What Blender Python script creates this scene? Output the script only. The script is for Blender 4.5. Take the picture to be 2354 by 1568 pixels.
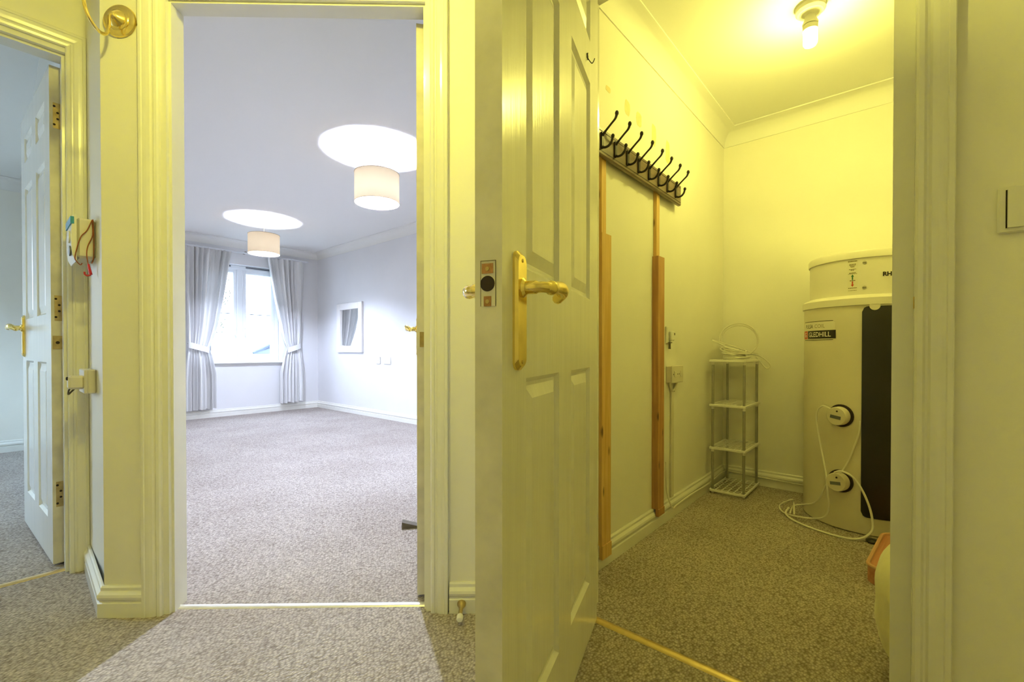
import bpy, math, random
from mathutils import Matrix, Vector
random.seed(7)
for o in list(bpy.data.objects):
    bpy.data.objects.remove(o, do_unlink=True)
scene = bpy.context.scene
C = scene.collection
PI = math.pi

# ------------------------------------------------------------------ camera
cd = bpy.data.cameras.new('camera'); cam = bpy.data.objects.new('camera', cd); C.objects.link(cam)
cd.sensor_width = 36.0; cd.lens = 1035.0 / 2354.0 * 36.0
cd.shift_y = 0.0123; cd.clip_start = 0.02
cam.location = (0, 0, 0.86); cam.rotation_euler = (math.radians(89.5), 0, 0)
scene.camera = cam
# ------------------------------------------------------------------ world, exposure
SKY = 15.0
PENDANT = 6200.0
HALLLAMP = 475.0
CFL = 355.0
DAY = (0.62, 0.76, 1.0)
YEL = (1.0, 0.915, 0.15)
w = bpy.data.worlds.new('sky'); scene.world = w; w.use_nodes = True
bg = w.node_tree.nodes['Background']; bg.inputs[0].default_value = (*DAY, 1); bg.inputs[1].default_value = SKY
vs = scene.view_settings
vs.view_transform = 'Standard'; vs.look = 'None'; vs.gamma = 1.0; vs.use_curve_mapping = False; vs.exposure = 0.38

# ------------------------------------------------------------------ frames
TH = math.radians(49.05)
VX, VY = math.cos(TH), math.sin(TH)
def hv(v, u): return (v * VX - u * VY, v * VY + u * VX)          # house axes -> world xy
HM = Matrix.Rotation(TH, 4, 'Z')                                   # house frame: local x = v, local y = u
def HT(v, u, z=0, rz=0): return HM @ Matrix.Translation((v, u, z)) @ Matrix.Rotation(rz, 4, 'Z')
DA = math.radians(1.2)
DM = Matrix.Translation((-1.105, 1.457, 0)) @ Matrix.Rotation(DA, 4, 'Z')   # door wall frame
def dw(x, y=0):
    p = DM @ Vector((x, y, 0)); return (p.x, p.y)
CEIL = 2.29

# ------------------------------------------------------------------ node materials
def mat(name, col, rough=0.5, metal=0.0, bump=0.0, bscale=40.0, bdist=0.002, var=0.0, vscale=6.0, coat=0.0, spec=None, stretch=None, emit=None, estr=0.0, trans=0.0, alpha=None, sheen=0.0):
    m = bpy.data.materials.new(name); m.use_nodes = True
    nt = m.node_tree; N = nt.nodes; L = nt.links; b = N['Principled BSDF']
    b.inputs['Base Color'].default_value = (*col, 1); b.inputs['Roughness'].default_value = rough; b.inputs['Metallic'].default_value = metal
    if coat: b.inputs['Coat Weight'].default_value = coat; b.inputs['Coat Roughness'].default_value = 0.08
    if spec is not None: b.inputs['Specular IOR Level'].default_value = spec
    if sheen: b.inputs['Sheen Weight'].default_value = sheen
    if emit: b.inputs['Emission Color'].default_value = (*emit, 1); b.inputs['Emission Strength'].default_value = estr
    tc = N.new('ShaderNodeTexCoord'); mp = N.new('ShaderNodeMapping'); L.new(tc.outputs['Object'], mp.inputs[0])
    if stretch: mp.inputs['Scale'].default_value = stretch
    if bump:
        n = N.new('ShaderNodeTexNoise'); n.inputs['Scale'].default_value = bscale; n.inputs['Detail'].default_value = 4
        L.new(mp.outputs[0], n.inputs['Vector'])
        bp = N.new('ShaderNodeBump'); bp.inputs['Strength'].default_value = bump; bp.inputs['Distance'].default_value = bdist
        L.new(n.outputs['Fac'], bp.inputs['Height']); L.new(bp.outputs[0], b.inputs['Normal'])
    if var:
        n2 = N.new('ShaderNodeTexNoise'); n2.inputs['Scale'].default_value = vscale; n2.inputs['Detail'].default_value = 5
        L.new(mp.outputs[0], n2.inputs['Vector'])
        r = N.new('ShaderNodeValToRGB'); L.new(n2.outputs['Fac'], r.inputs[0])
        r.color_ramp.elements[0].position = 0.3; r.color_ramp.elements[1].position = 0.7
        r.color_ramp.elements[0].color = (*[c * (1 - var) for c in col], 1); r.color_ramp.elements[1].color = (*[min(1, c * (1 + var * 0.5)) for c in col], 1)
        L.new(r.outputs[0], b.inputs['Base Color'])
    return m

def mat_emit(name, col, s):
    m = bpy.data.materials.new(name); m.use_nodes = True; nt = m.node_tree; nt.nodes.clear()
    e = nt.nodes.new('ShaderNodeEmission'); o = nt.nodes.new('ShaderNodeOutputMaterial')
    e.inputs[0].default_value = (*col, 1); e.inputs[1].default_value = s; nt.links.new(e.outputs[0], o.inputs[0]); return m

def mat_cloth(name, col, tfac, weave=900):
    m = bpy.data.materials.new(name); m.use_nodes = True; nt = m.node_tree; N = nt.nodes; L = nt.links; N.clear()
    d = N.new('ShaderNodeBsdfDiffuse'); t = N.new('ShaderNodeBsdfTranslucent'); mx = N.new('ShaderNodeMixShader'); o = N.new('ShaderNodeOutputMaterial')
    tc = N.new('ShaderNodeTexCoord'); n = N.new('ShaderNodeTexNoise'); n.inputs['Scale'].default_value = weave
    bp = N.new('ShaderNodeBump'); bp.inputs['Strength'].default_value = 0.2; bp.inputs['Distance'].default_value = 0.001
    L.new(tc.outputs['Object'], n.inputs['Vector']); L.new(n.outputs['Fac'], bp.inputs['Height']); L.new(bp.outputs[0], d.inputs['Normal'])
    d.inputs[0].default_value = (*col, 1); t.inputs[0].default_value = (*col, 1); mx.inputs[0].default_value = tfac
    L.new(d.outputs[0], mx.inputs[1]); L.new(t.outputs[0], mx.inputs[2]); L.new(mx.outputs[0], o.inputs[0]); return m

def mat_glass(name):
    m = bpy.data.materials.new(name); m.use_nodes = True; nt = m.node_tree; N = nt.nodes; L = nt.links; N.clear()
    t = N.new('ShaderNodeBsdfTransparent'); g = N.new('ShaderNodeBsdfGlossy'); mx = N.new('ShaderNodeMixShader'); o = N.new('ShaderNodeOutputMaterial')
    t.inputs[0].default_value = (0.95, 0.97, 0.98, 1); g.inputs['Roughness'].default_value = 0.02; mx.inputs[0].default_value = 0.05
    L.new(t.outputs[0], mx.inputs[1]); L.new(g.outputs[0], mx.inputs[2]); L.new(mx.outputs[0], o.inputs[0]); return m

def mat_carpet():
    m = bpy.data.materials.new('carpet'); m.use_nodes = True; nt = m.node_tree; N = nt.nodes; L = nt.links; b = N['Principled BSDF']
    b.inputs['Roughness'].default_value = 0.95; b.inputs['Specular IOR Level'].default_value = 0.05
    tc = N.new('ShaderNodeTexCoord'); mp = N.new('ShaderNodeMapping'); mp.inputs['Scale'].default_value = (105, 150, 60); mp.inputs['Rotation'].default_value = (0, 0, math.radians(22))
    L.new(tc.outputs['Object'], mp.inputs[0])
    v = N.new('ShaderNodeTexVoronoi'); v.inputs['Scale'].default_value = 1.0; v.inputs['Randomness'].default_value = 0.75; L.new(mp.outputs[0], v.inputs['Vector'])
    r = N.new('ShaderNodeValToRGB'); L.new(v.outputs['Distance'], r.inputs[0])
    e = r.color_ramp.elements; e[0].position = 0.15; e[0].color = (0.66, 0.60, 0.55, 1); e[1].position = 0.85; e[1].color = (0.27, 0.235, 0.21, 1)
    wn = N.new('ShaderNodeMixRGB'); wn.blend_type = 'MULTIPLY'; wn.inputs[0].default_value = 0.55
    r2 = N.new('ShaderNodeValToRGB'); L.new(v.outputs['Color'], r2.inputs[0]); r2.color_ramp.elements[0].color = (0.55, 0.52, 0.5, 1); r2.color_ramp.elements[1].color = (1.15, 1.12, 1.08, 1)
    L.new(r.outputs[0], wn.inputs[1]); L.new(r2.outputs[0], wn.inputs[2])
    n = N.new('ShaderNodeTexNoise'); n.inputs['Scale'].default_value = 1.8; n.inputs['Detail'].default_value = 5; L.new(tc.outputs['Object'], n.inputs['Vector'])
    r3 = N.new('ShaderNodeValToRGB'); L.new(n.outputs['Fac'], r3.inputs[0]); r3.color_ramp.elements[0].position = 0.35; r3.color_ramp.elements[0].color = (0.86, 0.84, 0.83, 1); r3.color_ramp.elements[1].position = 0.62; r3.color_ramp.elements[1].color = (1, 1, 1, 1)
    w2 = N.new('ShaderNodeMixRGB'); w2.blend_type = 'MULTIPLY'; w2.inputs[0].default_value = 1.0; L.new(wn.outputs[0], w2.inputs[1]); L.new(r3.outputs[0], w2.inputs[2])
    L.new(w2.outputs[0], b.inputs['Base Color'])
    iv = N.new('ShaderNodeMath'); iv.operation = 'SUBTRACT'; iv.inputs[0].default_value = 1.0; L.new(v.outputs['Distance'], iv.inputs[1])
    bp = N.new('ShaderNodeBump'); bp.inputs['Strength'].default_value = 0.9; bp.inputs['Distance'].default_value = 0.004
    L.new(iv.outputs[0], bp.inputs['Height']); L.new(bp.outputs[0], b.inputs['Normal']); return m

def mat_wood(name, c0, c1, knot, rough=0.45, along='Z', gs=9.0):
    m = bpy.data.materials.new(name); m.use_nodes = True; nt = m.node_tree; N = nt.nodes; L = nt.links; b = N['Principled BSDF']
    b.inputs['Roughness'].default_value = rough
    tc = N.new('ShaderNodeTexCoord'); mp = N.new('ShaderNodeMapping'); L.new(tc.outputs['Object'], mp.inputs[0])
    s = {'X': (0.06, 1, 1), 'Y': (1, 0.06, 1), 'Z': (1, 1, 0.06)}[along]; mp.inputs['Scale'].default_value = [k * gs * 7 for k in s]
    n = N.new('ShaderNodeTexNoise'); n.inputs['Scale'].default_value = 1.0; n.inputs['Detail'].default_value = 6; n.inputs['Distortion'].default_value = 0.6; L.new(mp.outputs[0], n.inputs['Vector'])
    r = N.new('ShaderNodeValToRGB'); L.new(n.outputs['Fac'], r.inputs[0]); r.color_ramp.elements[0].position = 0.3; r.color_ramp.elements[1].position = 0.7
    r.color_ramp.elements[0].color = (*c0, 1); r.color_ramp.elements[1].color = (*c1, 1)
    mk = N.new('ShaderNodeMapping'); L.new(tc.outputs['Object'], mk.inputs[0]); mk.inputs['Scale'].default_value = {'X': (5, 16, 16), 'Y': (16, 5, 16), 'Z': (16, 16, 5)}[along]
    v = N.new('ShaderNodeTexVoronoi'); v.inputs['Scale'].default_value = 1.0; L.new(mk.outputs[0], v.inputs['Vector'])
    rk = N.new('ShaderNodeValToRGB'); L.new(v.outputs['Distance'], rk.inputs[0]); rk.color_ramp.elements[0].position = 0.06; rk.color_ramp.elements[0].color = (1, 1, 1, 1); rk.color_ramp.elements[1].position = 0.14; rk.color_ramp.elements[1].color = (0, 0, 0, 1)
    mx = N.new('ShaderNodeMixRGB'); L.new(rk.outputs[0], mx.inputs[0]); L.new(r.outputs[0], mx.inputs[1]); mx.inputs[2].default_value = (*knot, 1)
    L.new(mx.outputs[0], b.inputs['Base Color'])
    bp = N.new('ShaderNodeBump'); bp.inputs['Strength'].default_value = 0.25; bp.inputs['Distance'].default_value = 0.001; L.new(n.outputs['Fac'], bp.inputs['Height']); L.new(bp.outputs[0], b.inputs['Normal'])
    return m

M = {}
M['wall'] = mat('magnolia_paint', (0.88, 0.855, 0.775), 0.55, bump=0.25, bscale=260, bdist=0.0008, var=0.03, vscale=3)
M['livingwall'] = mat('cool_white_paint', (0.80, 0.795, 0.80), 0.55, bump=0.25, bscale=260, bdist=0.0008, var=0.02, vscale=3)
M['ceil'] = mat('white_ceiling', (0.89, 0.885, 0.86), 0.8, bump=0.2, bscale=180, bdist=0.001)
M['cove'] = mat('white_coving', (0.86, 0.85, 0.81), 0.6, bump=0.1, bscale=60)
M['gloss'] = mat('white_gloss_paint', (0.86, 0.845, 0.78), 0.22, bump=0.12, bscale=30, bdist=0.0006, var=0.03, vscale=8, coat=0.3)
M['door'] = mat('white_gloss_door', (0.86, 0.845, 0.77), 0.27, bump=0.5, bscale=20, bdist=0.0011, var=0.04, vscale=5, coat=0.3, stretch=(7, 7, 0.5))
M['doordirty'] = mat('grubby_white_door_edge', (0.74, 0.70, 0.62), 0.4, bump=0.2, bscale=30, bdist=0.0006, var=0.16, vscale=14)
M['carpet'] = mat_carpet()
M['brass'] = mat('polished_brass', (0.93, 0.74, 0.26), 0.16, 1.0, bump=0.05, bscale=90, bdist=0.0005, var=0.12, vscale=25)
M['brass_dull'] = mat('dull_brass', (0.55, 0.42, 0.18), 0.4, 1.0, bump=0.1, bscale=120, var=0.25, vscale=40)
M['brass_strip'] = mat('brass_strip', (0.80, 0.62, 0.30), 0.35, 0.8, bump=0.1, bscale=160, bdist=0.0005, var=0.12, vscale=30)
M['alu_strip'] = mat('pale_metal_strip', (0.88, 0.85, 0.75), 0.35, 0.6, bump=0.1, bscale=160, bdist=0.0005, var=0.08, vscale=30)
M['copper'] = mat('old_copper', (0.42, 0.22, 0.10), 0.45, 0.8, var=0.3, vscale=120)
M['hole'] = mat('dark_hole', (0.03, 0.018, 0.015), 0.9, var=0.2)
M['black'] = mat('black_iron', (0.025, 0.018, 0.015), 0.42, 0.3, bump=0.2, bscale=200, bdist=0.0006, var=0.2)
M['blackplastic'] = mat('black_plastic', (0.012, 0.011, 0.012), 0.35, bump=0.15, bscale=14, bdist=0.004, var=0.3, vscale=5)
M['plastic'] = mat('white_plastic', (0.84, 0.82, 0.76), 0.3, var=0.02, vscale=20)
M['cream'] = mat('cream_plastic', (0.76, 0.71, 0.60), 0.35, var=0.03, vscale=20)
M['steel'] = mat('grey_tube', (0.42, 0.41, 0.39), 0.35, 0.6, var=0.1, vscale=30)
M['screw'] = mat('screw_metal', (0.5, 0.47, 0.4), 0.35, 0.9, var=0.1, vscale=80)
M['upvc'] = mat('white_upvc', (0.85, 0.87, 0.90), 0.25, var=0.02)
M['frame'] = mat('white_mirror_frame', (0.86, 0.83, 0.80), 0.35, bump=0.1, bscale=60, var=0.03)
M['mirror'] = mat('mirror', (0.93, 0.94, 0.94), 0.01, 1.0)
M['glass'] = mat_glass('window_glass')
M['curtain'] = mat_cloth('white_curtain', (0.90, 0.89, 0.88), 0.05)
M['shade'] = mat_cloth('cream_shade', (0.88, 0.68, 0.42), 0.0045, 600)
M['rim'] = mat('tan_rim', (0.42, 0.28, 0.16), 0.6, var=0.1)
M['pine'] = mat_wood('pine', (0.62, 0.36, 0.10), (0.78, 0.52, 0.20), (0.14, 0.06, 0.02))
M['pine2'] = mat_wood('reddish_pine', (0.40, 0.19, 0.07), (0.58, 0.32, 0.12), (0.08, 0.03, 0.015))
M['board'] = mat_wood('dark_board', (0.11, 0.075, 0.05), (0.21, 0.15, 0.105), (0.04, 0.03, 0.02), 0.3, 'X', 6)
M['groove'] = mat('dark_groove', (0.03, 0.02, 0.015), 0.6, var=0.1)
M['cyl'] = mat('cream_enamel', (0.76, 0.71, 0.58), 0.4, bump=0.06, bscale=9, bdist=0.002, var=0.05, vscale=3)
M['drum'] = mat('pale_lid', (0.84, 0.80, 0.70), 0.35, var=0.02, vscale=4)
M['print'] = mat('black_print', (0.012, 0.01, 0.012), 0.5, var=0.1)
M['printgrey'] = mat('olive_print', (0.20, 0.16, 0.07), 0.5, var=0.1)
M['printred'] = mat('red_print', (0.55, 0.06, 0.03), 0.5, var=0.1)
M['printgreen'] = mat('green_print', (0.02, 0.14, 0.04), 0.5, var=0.1)
M['printwhite'] = mat('white_print', (0.85, 0.84, 0.8), 0.5, var=0.02)
M['label'] = mat('label_paper', (0.82, 0.78, 0.66), 0.45, var=0.02)
M['cable'] = mat('white_cable', (0.85, 0.82, 0.72), 0.4, var=0.04)
M['stain'] = mat('yellowed_paint', (0.78, 0.66, 0.34), 0.55, bump=0.2, bscale=260, bdist=0.0008, var=0.08, vscale=30)
M['pillow'] = mat('cream_fabric', (0.88, 0.83, 0.52), 0.85, bump=0.5, bscale=60, bdist=0.003, var=0.1, vscale=12, sheen=0.3)
M['tray'] = mat_wood('salmon_wood', (0.55, 0.22, 0.13), (0.68, 0.33, 0.20), (0.5, 0.2, 0.12), 0.5, 'X', 10)
M['traylip'] = mat('salmon_edge', (0.72, 0.42, 0.26), 0.5, var=0.1)
M['red'] = mat('red_plastic', (0.55, 0.02, 0.04), 0.35, var=0.1)
M['redcord'] = mat('red_cord', (0.33, 0.09, 0.03), 0.7, bump=0.4, bscale=500, var=0.2, vscale=90)
M['blue'] = mat('blue_print', (0.02, 0.30, 0.55), 0.4, var=0.15, vscale=60)
M['grey'] = mat('grey_print', (0.12, 0.13, 0.15), 0.4, var=0.1)
M['rubber'] = mat('white_rubber', (0.8, 0.78, 0.70), 0.6, var=0.05)
M['wedge'] = mat('grey_brown_wedge', (0.12, 0.10, 0.07), 0.7, var=0.2, vscale=40)
M['slate'] = mat('blue_slate', (0.045, 0.055, 0.075), 0.8, bump=0.3, bscale=20, var=0.3, vscale=3)
M['render'] = mat('house_wall', (0.12, 0.12, 0.12), 0.9, bump=0.3, bscale=30, var=0.15)
M['leaf'] = mat('dark_leaf', (0.015, 0.03, 0.012), 0.7, var=0.3)
M['bark'] = mat('bark', (0.02, 0.016, 0.012), 0.9, bump=0.6, bscale=30, var=0.3)
M['hallglow'] = mat_emit('hall_lamp_glow', YEL, HALLLAMP)
M['cflglow'] = mat_emit('cfl_glow', (1.0, 0.905, 0.19), CFL)
M['pendglow'] = mat_emit('pendant_bulb_glow', (0.65, 0.745, 1.0), PENDANT)
M['pendglow2'] = mat_emit('window_pendant_glow', (0.65, 0.745, 1.0), PENDANT * 0.55)
M['bedfill'] = mat_emit('bedroom_fill_glow', (0.48, 0.71, 1.0), 4200.0)  # fill light for the bedroom, carried by the added pendant
M['skygrass'] = mat('lawn', (0.03, 0.05, 0.02), 0.9, bump=0.3, var=0.3, vscale=2)

# ------------------------------------------------------------------ mesh helpers
class MB:
    def __init__(s): s.v = []; s.f = []; s.sm = []
    def add(s, vs, fs, smooth=False):
        k = len(s.v); s.v += [tuple(p) for p in vs]; s.f += [tuple(i + k for i in f) for f in fs]; s.sm += [smooth] * len(fs); return s
    def box(s, x0, x1, y0, y1, z0, z1):
        return s.add([(x0, y0, z0), (x1, y0, z0), (x1, y1, z0), (x0, y1, z0), (x0, y0, z1), (x1, y0, z1), (x1, y1, z1), (x0, y1, z1)],
                     [(0, 3, 2, 1), (4, 5, 6, 7), (0, 1, 5, 4), (1, 2, 6, 5), (2, 3, 7, 6), (3, 0, 4, 7)])
    def bbox(s, x0, x1, y0, y1, z0, z1, b):
        # chamfered box
        X = ((x0, x0 + b, x1 - b, x1)); vs = []; 
        def P(a, c, d): vs.append((a, c, d)); return len(vs) - 1
        k = {}
        for i, x in enumerate((x0, x1)):
            for j, y in enumerate((y0, y1)):
                for l, z in enumerate((z0, z1)):
                    xi = x0 + b if i == 0 else x1 - b; yi = y0 + b if j == 0 else y1 - b; zi = z0 + b if l == 0 else z1 - b
                    k[i, j, l] = (P(x, yi, zi), P(xi, y, zi), P(xi, yi, z))
        fs = []
        def q(a, i0): return k[a][i0]
        for i in (0, 1):
            f = [q((i, 0, 0), 0), q((i, 1, 0), 0), q((i, 1, 1), 0), q((i, 0, 1), 0)]; fs.append(f if i else f[::-1])
            f = [q((0, i, 0), 1), q((1, i, 0), 1), q((1, i, 1), 1), q((0, i, 1), 1)]; fs.append(f[::-1] if i else f)
            f = [q((0, 0, i), 2), q((1, 0, i), 2), q((1, 1, i), 2), q((0, 1, i), 2)]; fs.append(f if i else f[::-1])
        for i in (0, 1):
            for j in (0, 1):
                f = [q((i, j, 0), 0), q((i, j, 1), 0), q((i, j, 1), 1), q((i, j, 0), 1)]; fs.append(f if (i == j) else f[::-1])
                f = [q((i, 0, j), 0), q((i, 1, j), 0), q((i, 1, j), 2), q((i, 0, j), 2)]; fs.append(f if (i != j) else f[::-1])
                f = [q((0, i, j), 1), q((1, i, j), 1), q((1, i, j), 2), q((0, i, j), 2)]; fs.append(f if (i == j) else f[::-1])
                for l in (0, 1): pass
        for i in (0, 1):
            for j in (0, 1):
                for l in (0, 1):
                    f = list(k[i, j, l]); fs.append(f if (i + j + l) % 2 else f[::-1])
        return s.add(vs, fs)
    def lathe(s, prof, n=24, M_=None, caps=True, smooth=True):
        # prof: list of (r, z) about local z
        vs = []; fs = []
        for r, z in prof:
            for i in range(n):
                a = 2 * PI * i / n; vs.append((r * math.cos(a), r * math.sin(a), z))
        for j in range(len(prof) - 1):
            for i in range(n):
                k = (i + 1) % n; fs.append((j * n + i, j * n + k, (j + 1) * n + k, (j + 1) * n + i))
        if caps:
            fs.append(tuple(range(n))[::-1]); fs.append(tuple(range((len(prof) - 1) * n, len(prof) * n)))
        if M_ is not None: vs = [tuple(M_ @ Vector(p)) for p in vs]
        return s.add(vs, fs, smooth)
    def tube(s, pts, r, n=8, smooth=True, closed=False):
        pts = [Vector(p) for p in pts]; m = len(pts); rs = r if isinstance(r, (list, tuple)) else [r] * m
        vs = []; fs = []; up = None
        for i in range(m):
            if closed: t = pts[(i + 1) % m] - pts[i - 1]
            else: t = pts[min(i + 1, m - 1)] - pts[max(i - 1, 0)]
            t.normalize()
            if up is None:
                up = Vector((0, 0, 1)) if abs(t.z) < 0.9 else Vector((1, 0, 0))
            a = up - t * up.dot(t)
            if a.length < 1e-6: a = t.orthogonal()
            a.normalize(); up = a; b = t.cross(a)
            for k in range(n):
                an = 2 * PI * k / n; vs.append(pts[i] + (a * math.cos(an) + b * math.sin(an)) * rs[i])
        R = m if closed else m - 1
        for i in range(R):
            for k in range(n):
                l = (k + 1) % n; j = (i + 1) % m; fs.append((i * n + k, i * n + l, j * n + l, j * n + k))
        if not closed: fs.append(tuple(range(n))[::-1]); fs.append(tuple(range((m - 1) * n, m * n)))
        return s.add(vs, fs, smooth)
    def sphere(s, c, r, n=12, sz=1.0):
        k = n // 2; prof = [(max(1e-4, r * math.sin(PI * i / k)), -r * sz * math.cos(PI * i / k)) for i in range(k + 1)]
        return s.lathe(prof, n, Matrix.Translation(c), caps=False)
    def prism(s, poly, y0, y1, ch=0.0):
        # polygon in xz, extruded along y from y0 (back) to y1 (front), front chamfer ch
        n = len(poly); cx = sum(p[0] for p in poly) / n; cz = sum(p[1] for p in poly) / n
        vs = [(x, y0, z) for x, z in poly]; rings = 1
        sg = 1 if y1 > y0 else -1
        if ch:
            vs += [(x, y1 - sg * ch, z) for x, z in poly]; rings += 1
            def sh(x, z):
                d = math.hypot(x - cx, z - cz); k = max(0, 1 - ch * 1.2 / max(d, 1e-6)); return (cx + (x - cx) * k, cz + (z - cz) * k)
            vs += [(sh(x, z)[0], y1, sh(x, z)[1]) for x, z in poly]; rings += 1
        else:
            vs += [(x, y1, z) for x, z in poly]; rings += 1
        fs = [tuple(range(n))] + [tuple((rings - 1) * n + i for i in range(n))[::-1]]
        for r in range(rings - 1):
            for i in range(n):
                k = (i + 1) % n; fs.append((r * n + i, (r + 1) * n + i, (r + 1) * n + k, r * n + k))
        if sg > 0: fs = [f[::-1] for f in fs]
        return s.add(vs, fs)
    def grid(s, P, smooth=True):
        a = len(P); b = len(P[0]); vs = [p for row in P for p in row]
        return s.add(vs, [(i * b + j, i * b + j + 1, (i + 1) * b + j + 1, (i + 1) * b + j) for i in range(a - 1) for j in range(b - 1)], smooth)
    def build(s, name, m, parent=None, mw=None, angle=35):
        me = bpy.data.meshes.new(name); me.from_pydata(s.v, [], s.f); me.update()
        if any(s.sm):
            me.polygons.foreach_set('use_smooth', s.sm)
            me.set_sharp_from_angle(angle=math.radians(angle))
        me.materials.append(M[m] if isinstance(m, str) else m)
        o = bpy.data.objects.new(name, me); C.objects.link(o)
        if parent is not None: o.parent = parent
        if mw is not None:
            if parent is not None: o.matrix_local = mw
            else: o.matrix_world = mw
        return o

def rrect(w, h, r, n=5, cx=0, cz=0):
    p = []
    for (sx, sz, a0) in ((1, 1, 0), (-1, 1, 90), (-1, -1, 180), (1, -1, 270)):
        for i in range(n + 1):
            a = math.radians(a0 + 90 * i / n); p.append((cx + sx * (w / 2 - r) + r * math.cos(a), cz + sz * (h / 2 - r) + r * math.sin(a)))
    return p
def tag(o, label, cat, group=None):
    o['label'] = label; o['category'] = cat
    if group: o['group'] = group
    return o
def thing(name, label, cat, mw, group=None):
    o = bpy.data.objects.new(name, None); C.objects.link(o); o.matrix_world = mw; o.empty_display_size = 0.05
    return tag(o, label, cat, group)
def struct(o, label=None, cat=None):
    o['kind'] = 'structure'
    if label: o['label'] = label
    if cat: o['category'] = cat
    return o
def sempty(name, mw):
    o = bpy.data.objects.new(name, None); C.objects.link(o); o.matrix_world = mw; o.empty_display_size = 0.05; o['kind'] = 'structure'; return o
def sweep(mb, path, prof, side=1, fn=None, smooth=False):
    # 2-D path, profile (offset, c); side +1 = left of the path; mitred joints; fn maps (a,b,c)->xyz
    fn = fn or (lambda a, b, c: (a, b, c)); n = len(path); rings = []
    for i in range(n):
        p = Vector(path[i]); d0 = (p - Vector(path[i - 1])).normalized() if i > 0 else None; d1 = (Vector(path[i + 1]) - p).normalized() if i < n - 1 else None
        if d0 is None: d0 = d1
        if d1 is None: d1 = d0
        n0 = Vector((-d0.y, d0.x)) * side; n1 = Vector((-d1.y, d1.x)) * side
        mt = n0 + n1; mt = mt / max(1e-6, mt.dot(n0)) if mt.length > 1e-6 else n0
        rings.append([fn(p.x + mt.x * o, p.y + mt.y * o, c) for o, c in prof])
    m = len(prof); vs = [q for r in rings for q in r]; fs = []
    for i in range(n - 1):
        for j in range(m):
            k = (j + 1) % m; fs.append((i * m + j, i * m + k, (i + 1) * m + k, (i + 1) * m + j))
    fs += [tuple(range(m))[::-1], tuple(range((n - 1) * m, n * m))]
    if side < 0: fs = [f[::-1] for f in fs]
    return mb.add(vs, fs, smooth)
def spline(pts, n=8, closed=False):
    P = [Vector(p) for p in pts]; m = len(P); out = []
    for i in range(m if closed else m - 1):
        if closed: a, b, c, d = P[i - 1], P[i], P[(i + 1) % m], P[(i + 2) % m]
        else: a, b, c, d = P[max(i - 1, 0)], P[i], P[i + 1], P[min(i + 2, m - 1)]
        for k in range(n):
            t = k / n; out.append(0.5 * ((2 * b) + (c - a) * t + (2 * a - 5 * b + 4 * c - d) * t * t + (3 * b - a - 3 * c + d) * t ** 3))
    if not closed: out.append(P[-1])
    return out

# ================================================================== SETTING
X0, X1, Y0, Y1 = -3.3, 3.3, -1.3, 6.9          # v and u limits of the flat
struct(MB().box(X0, X1, Y0, Y1, -0.12, 0).build('floor', 'carpet', mw=HM))
struct(MB().box(X0, X1, Y0, Y1, CEIL, CEIL + 0.1).build('ceiling', 'ceil', mw=HM))
Z1 = CEIL + 0.02
# diagonal wall with the living-room doorway
m = MB(); m.box(-0.2165, -0.030, 0, 0.080, -0.02, Z1); m.box(0.846, 1.29, 0, 0.080, -0.02, Z1); m.box(-0.030, 0.846, 0, 0.080, 2.014, Z1)
struct(m.build('wall_doorway', 'wall', mw=DM))
# left hall wall with the bedroom doorway
JL = 0.188
m = MB(); m.box(-3.25, -0.644, 2.42, 2.53, -0.02, Z1); m.box(JL + 0.022, 0.30, 2.42, 2.53, -0.02, Z1); m.box(-0.644, JL + 0.022, 2.42, 2.53, 2.014, Z1)
struct(m.build('wall_left', 'wall', mw=HM))
# partition between bedroom and living room, ends in the hall as a short return
struct(MB().box(0.245, 0.345, 1.949, 6.7, -0.02, Z1).build('wall_partition', 'wall', mw=HM))
# hall wall with the cupboard doorway
m = MB(); m.box(1.235, 1.345, -1.25, -0.039, -0.02, Z1); m.box(1.235, 1.345, 0.808, 0.90, -0.02, Z1); m.box(1.235, 1.345, -0.039, 0.808, 2.077, Z1)
struct(m.build('wall_right', 'wall', mw=HM))
wcl = struct(MB().box(1.335, 3.22, 0.905, 1.0, -0.02, Z1).build('wall_cupboard_left', 'wall', mw=HM))
struct(MB().box(3.19, 3.28, -0.36, 1.0, -0.02, Z1).build('wall_cupboard_back', 'wall', mw=HM))
struct(MB().box(1.335, 3.22, -0.4, -0.3, -0.02, Z1).build('wall_cupboard_right', 'wall', mw=HM))
struct(MB().box(3.19, 3.28, 1.0, 6.7, -0.02, Z1).build('wall_living_right', 'livingwall', mw=HM))
WV0, WV1, WZ0, WZ1 = 1.68, 2.66, 0.70, 1.985
m = MB(); m.box(0.30, WV0, 6.62, 6.88, -0.02, Z1); m.box(WV1, 3.28, 6.62, 6.88, -0.02, Z1); m.box(WV0, WV1, 6.62, 6.88, -0.02, WZ0); m.box(WV0, WV1, 6.62, 6.88, WZ1, Z1)
struct(m.build('wall_window', 'livingwall', mw=HM))
BV0, BV1 = -2.8, -1.6
m = MB(); m.box(-3.25, BV0, 5.68, 5.9, -0.02, Z1); m.box(BV1, 0.25, 5.68, 5.9, -0.02, Z1); m.box(BV0, BV1, 5.68, 5.9, -0.02, 0.75); m.box(BV0, BV1, 5.68, 5.9, 2.0, Z1)
struct(m.build('wall_bedroom', 'wall', mw=HM))
struct(MB().box(-3.28, -3.2, 2.5, 5.9, -0.02, Z1).build('wall_bedroom_side', 'wall', mw=HM))
struct(MB().box(-1.28, 1.3, -1.28, -1.2, -0.02, Z1).build('wall_hall_right', 'wall', mw=HM))
struct(MB().box(-1.28, -1.2, -1.25, 2.44, -0.02, Z1).build('wall_hall_back', 'wall', mw=HM))

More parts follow.
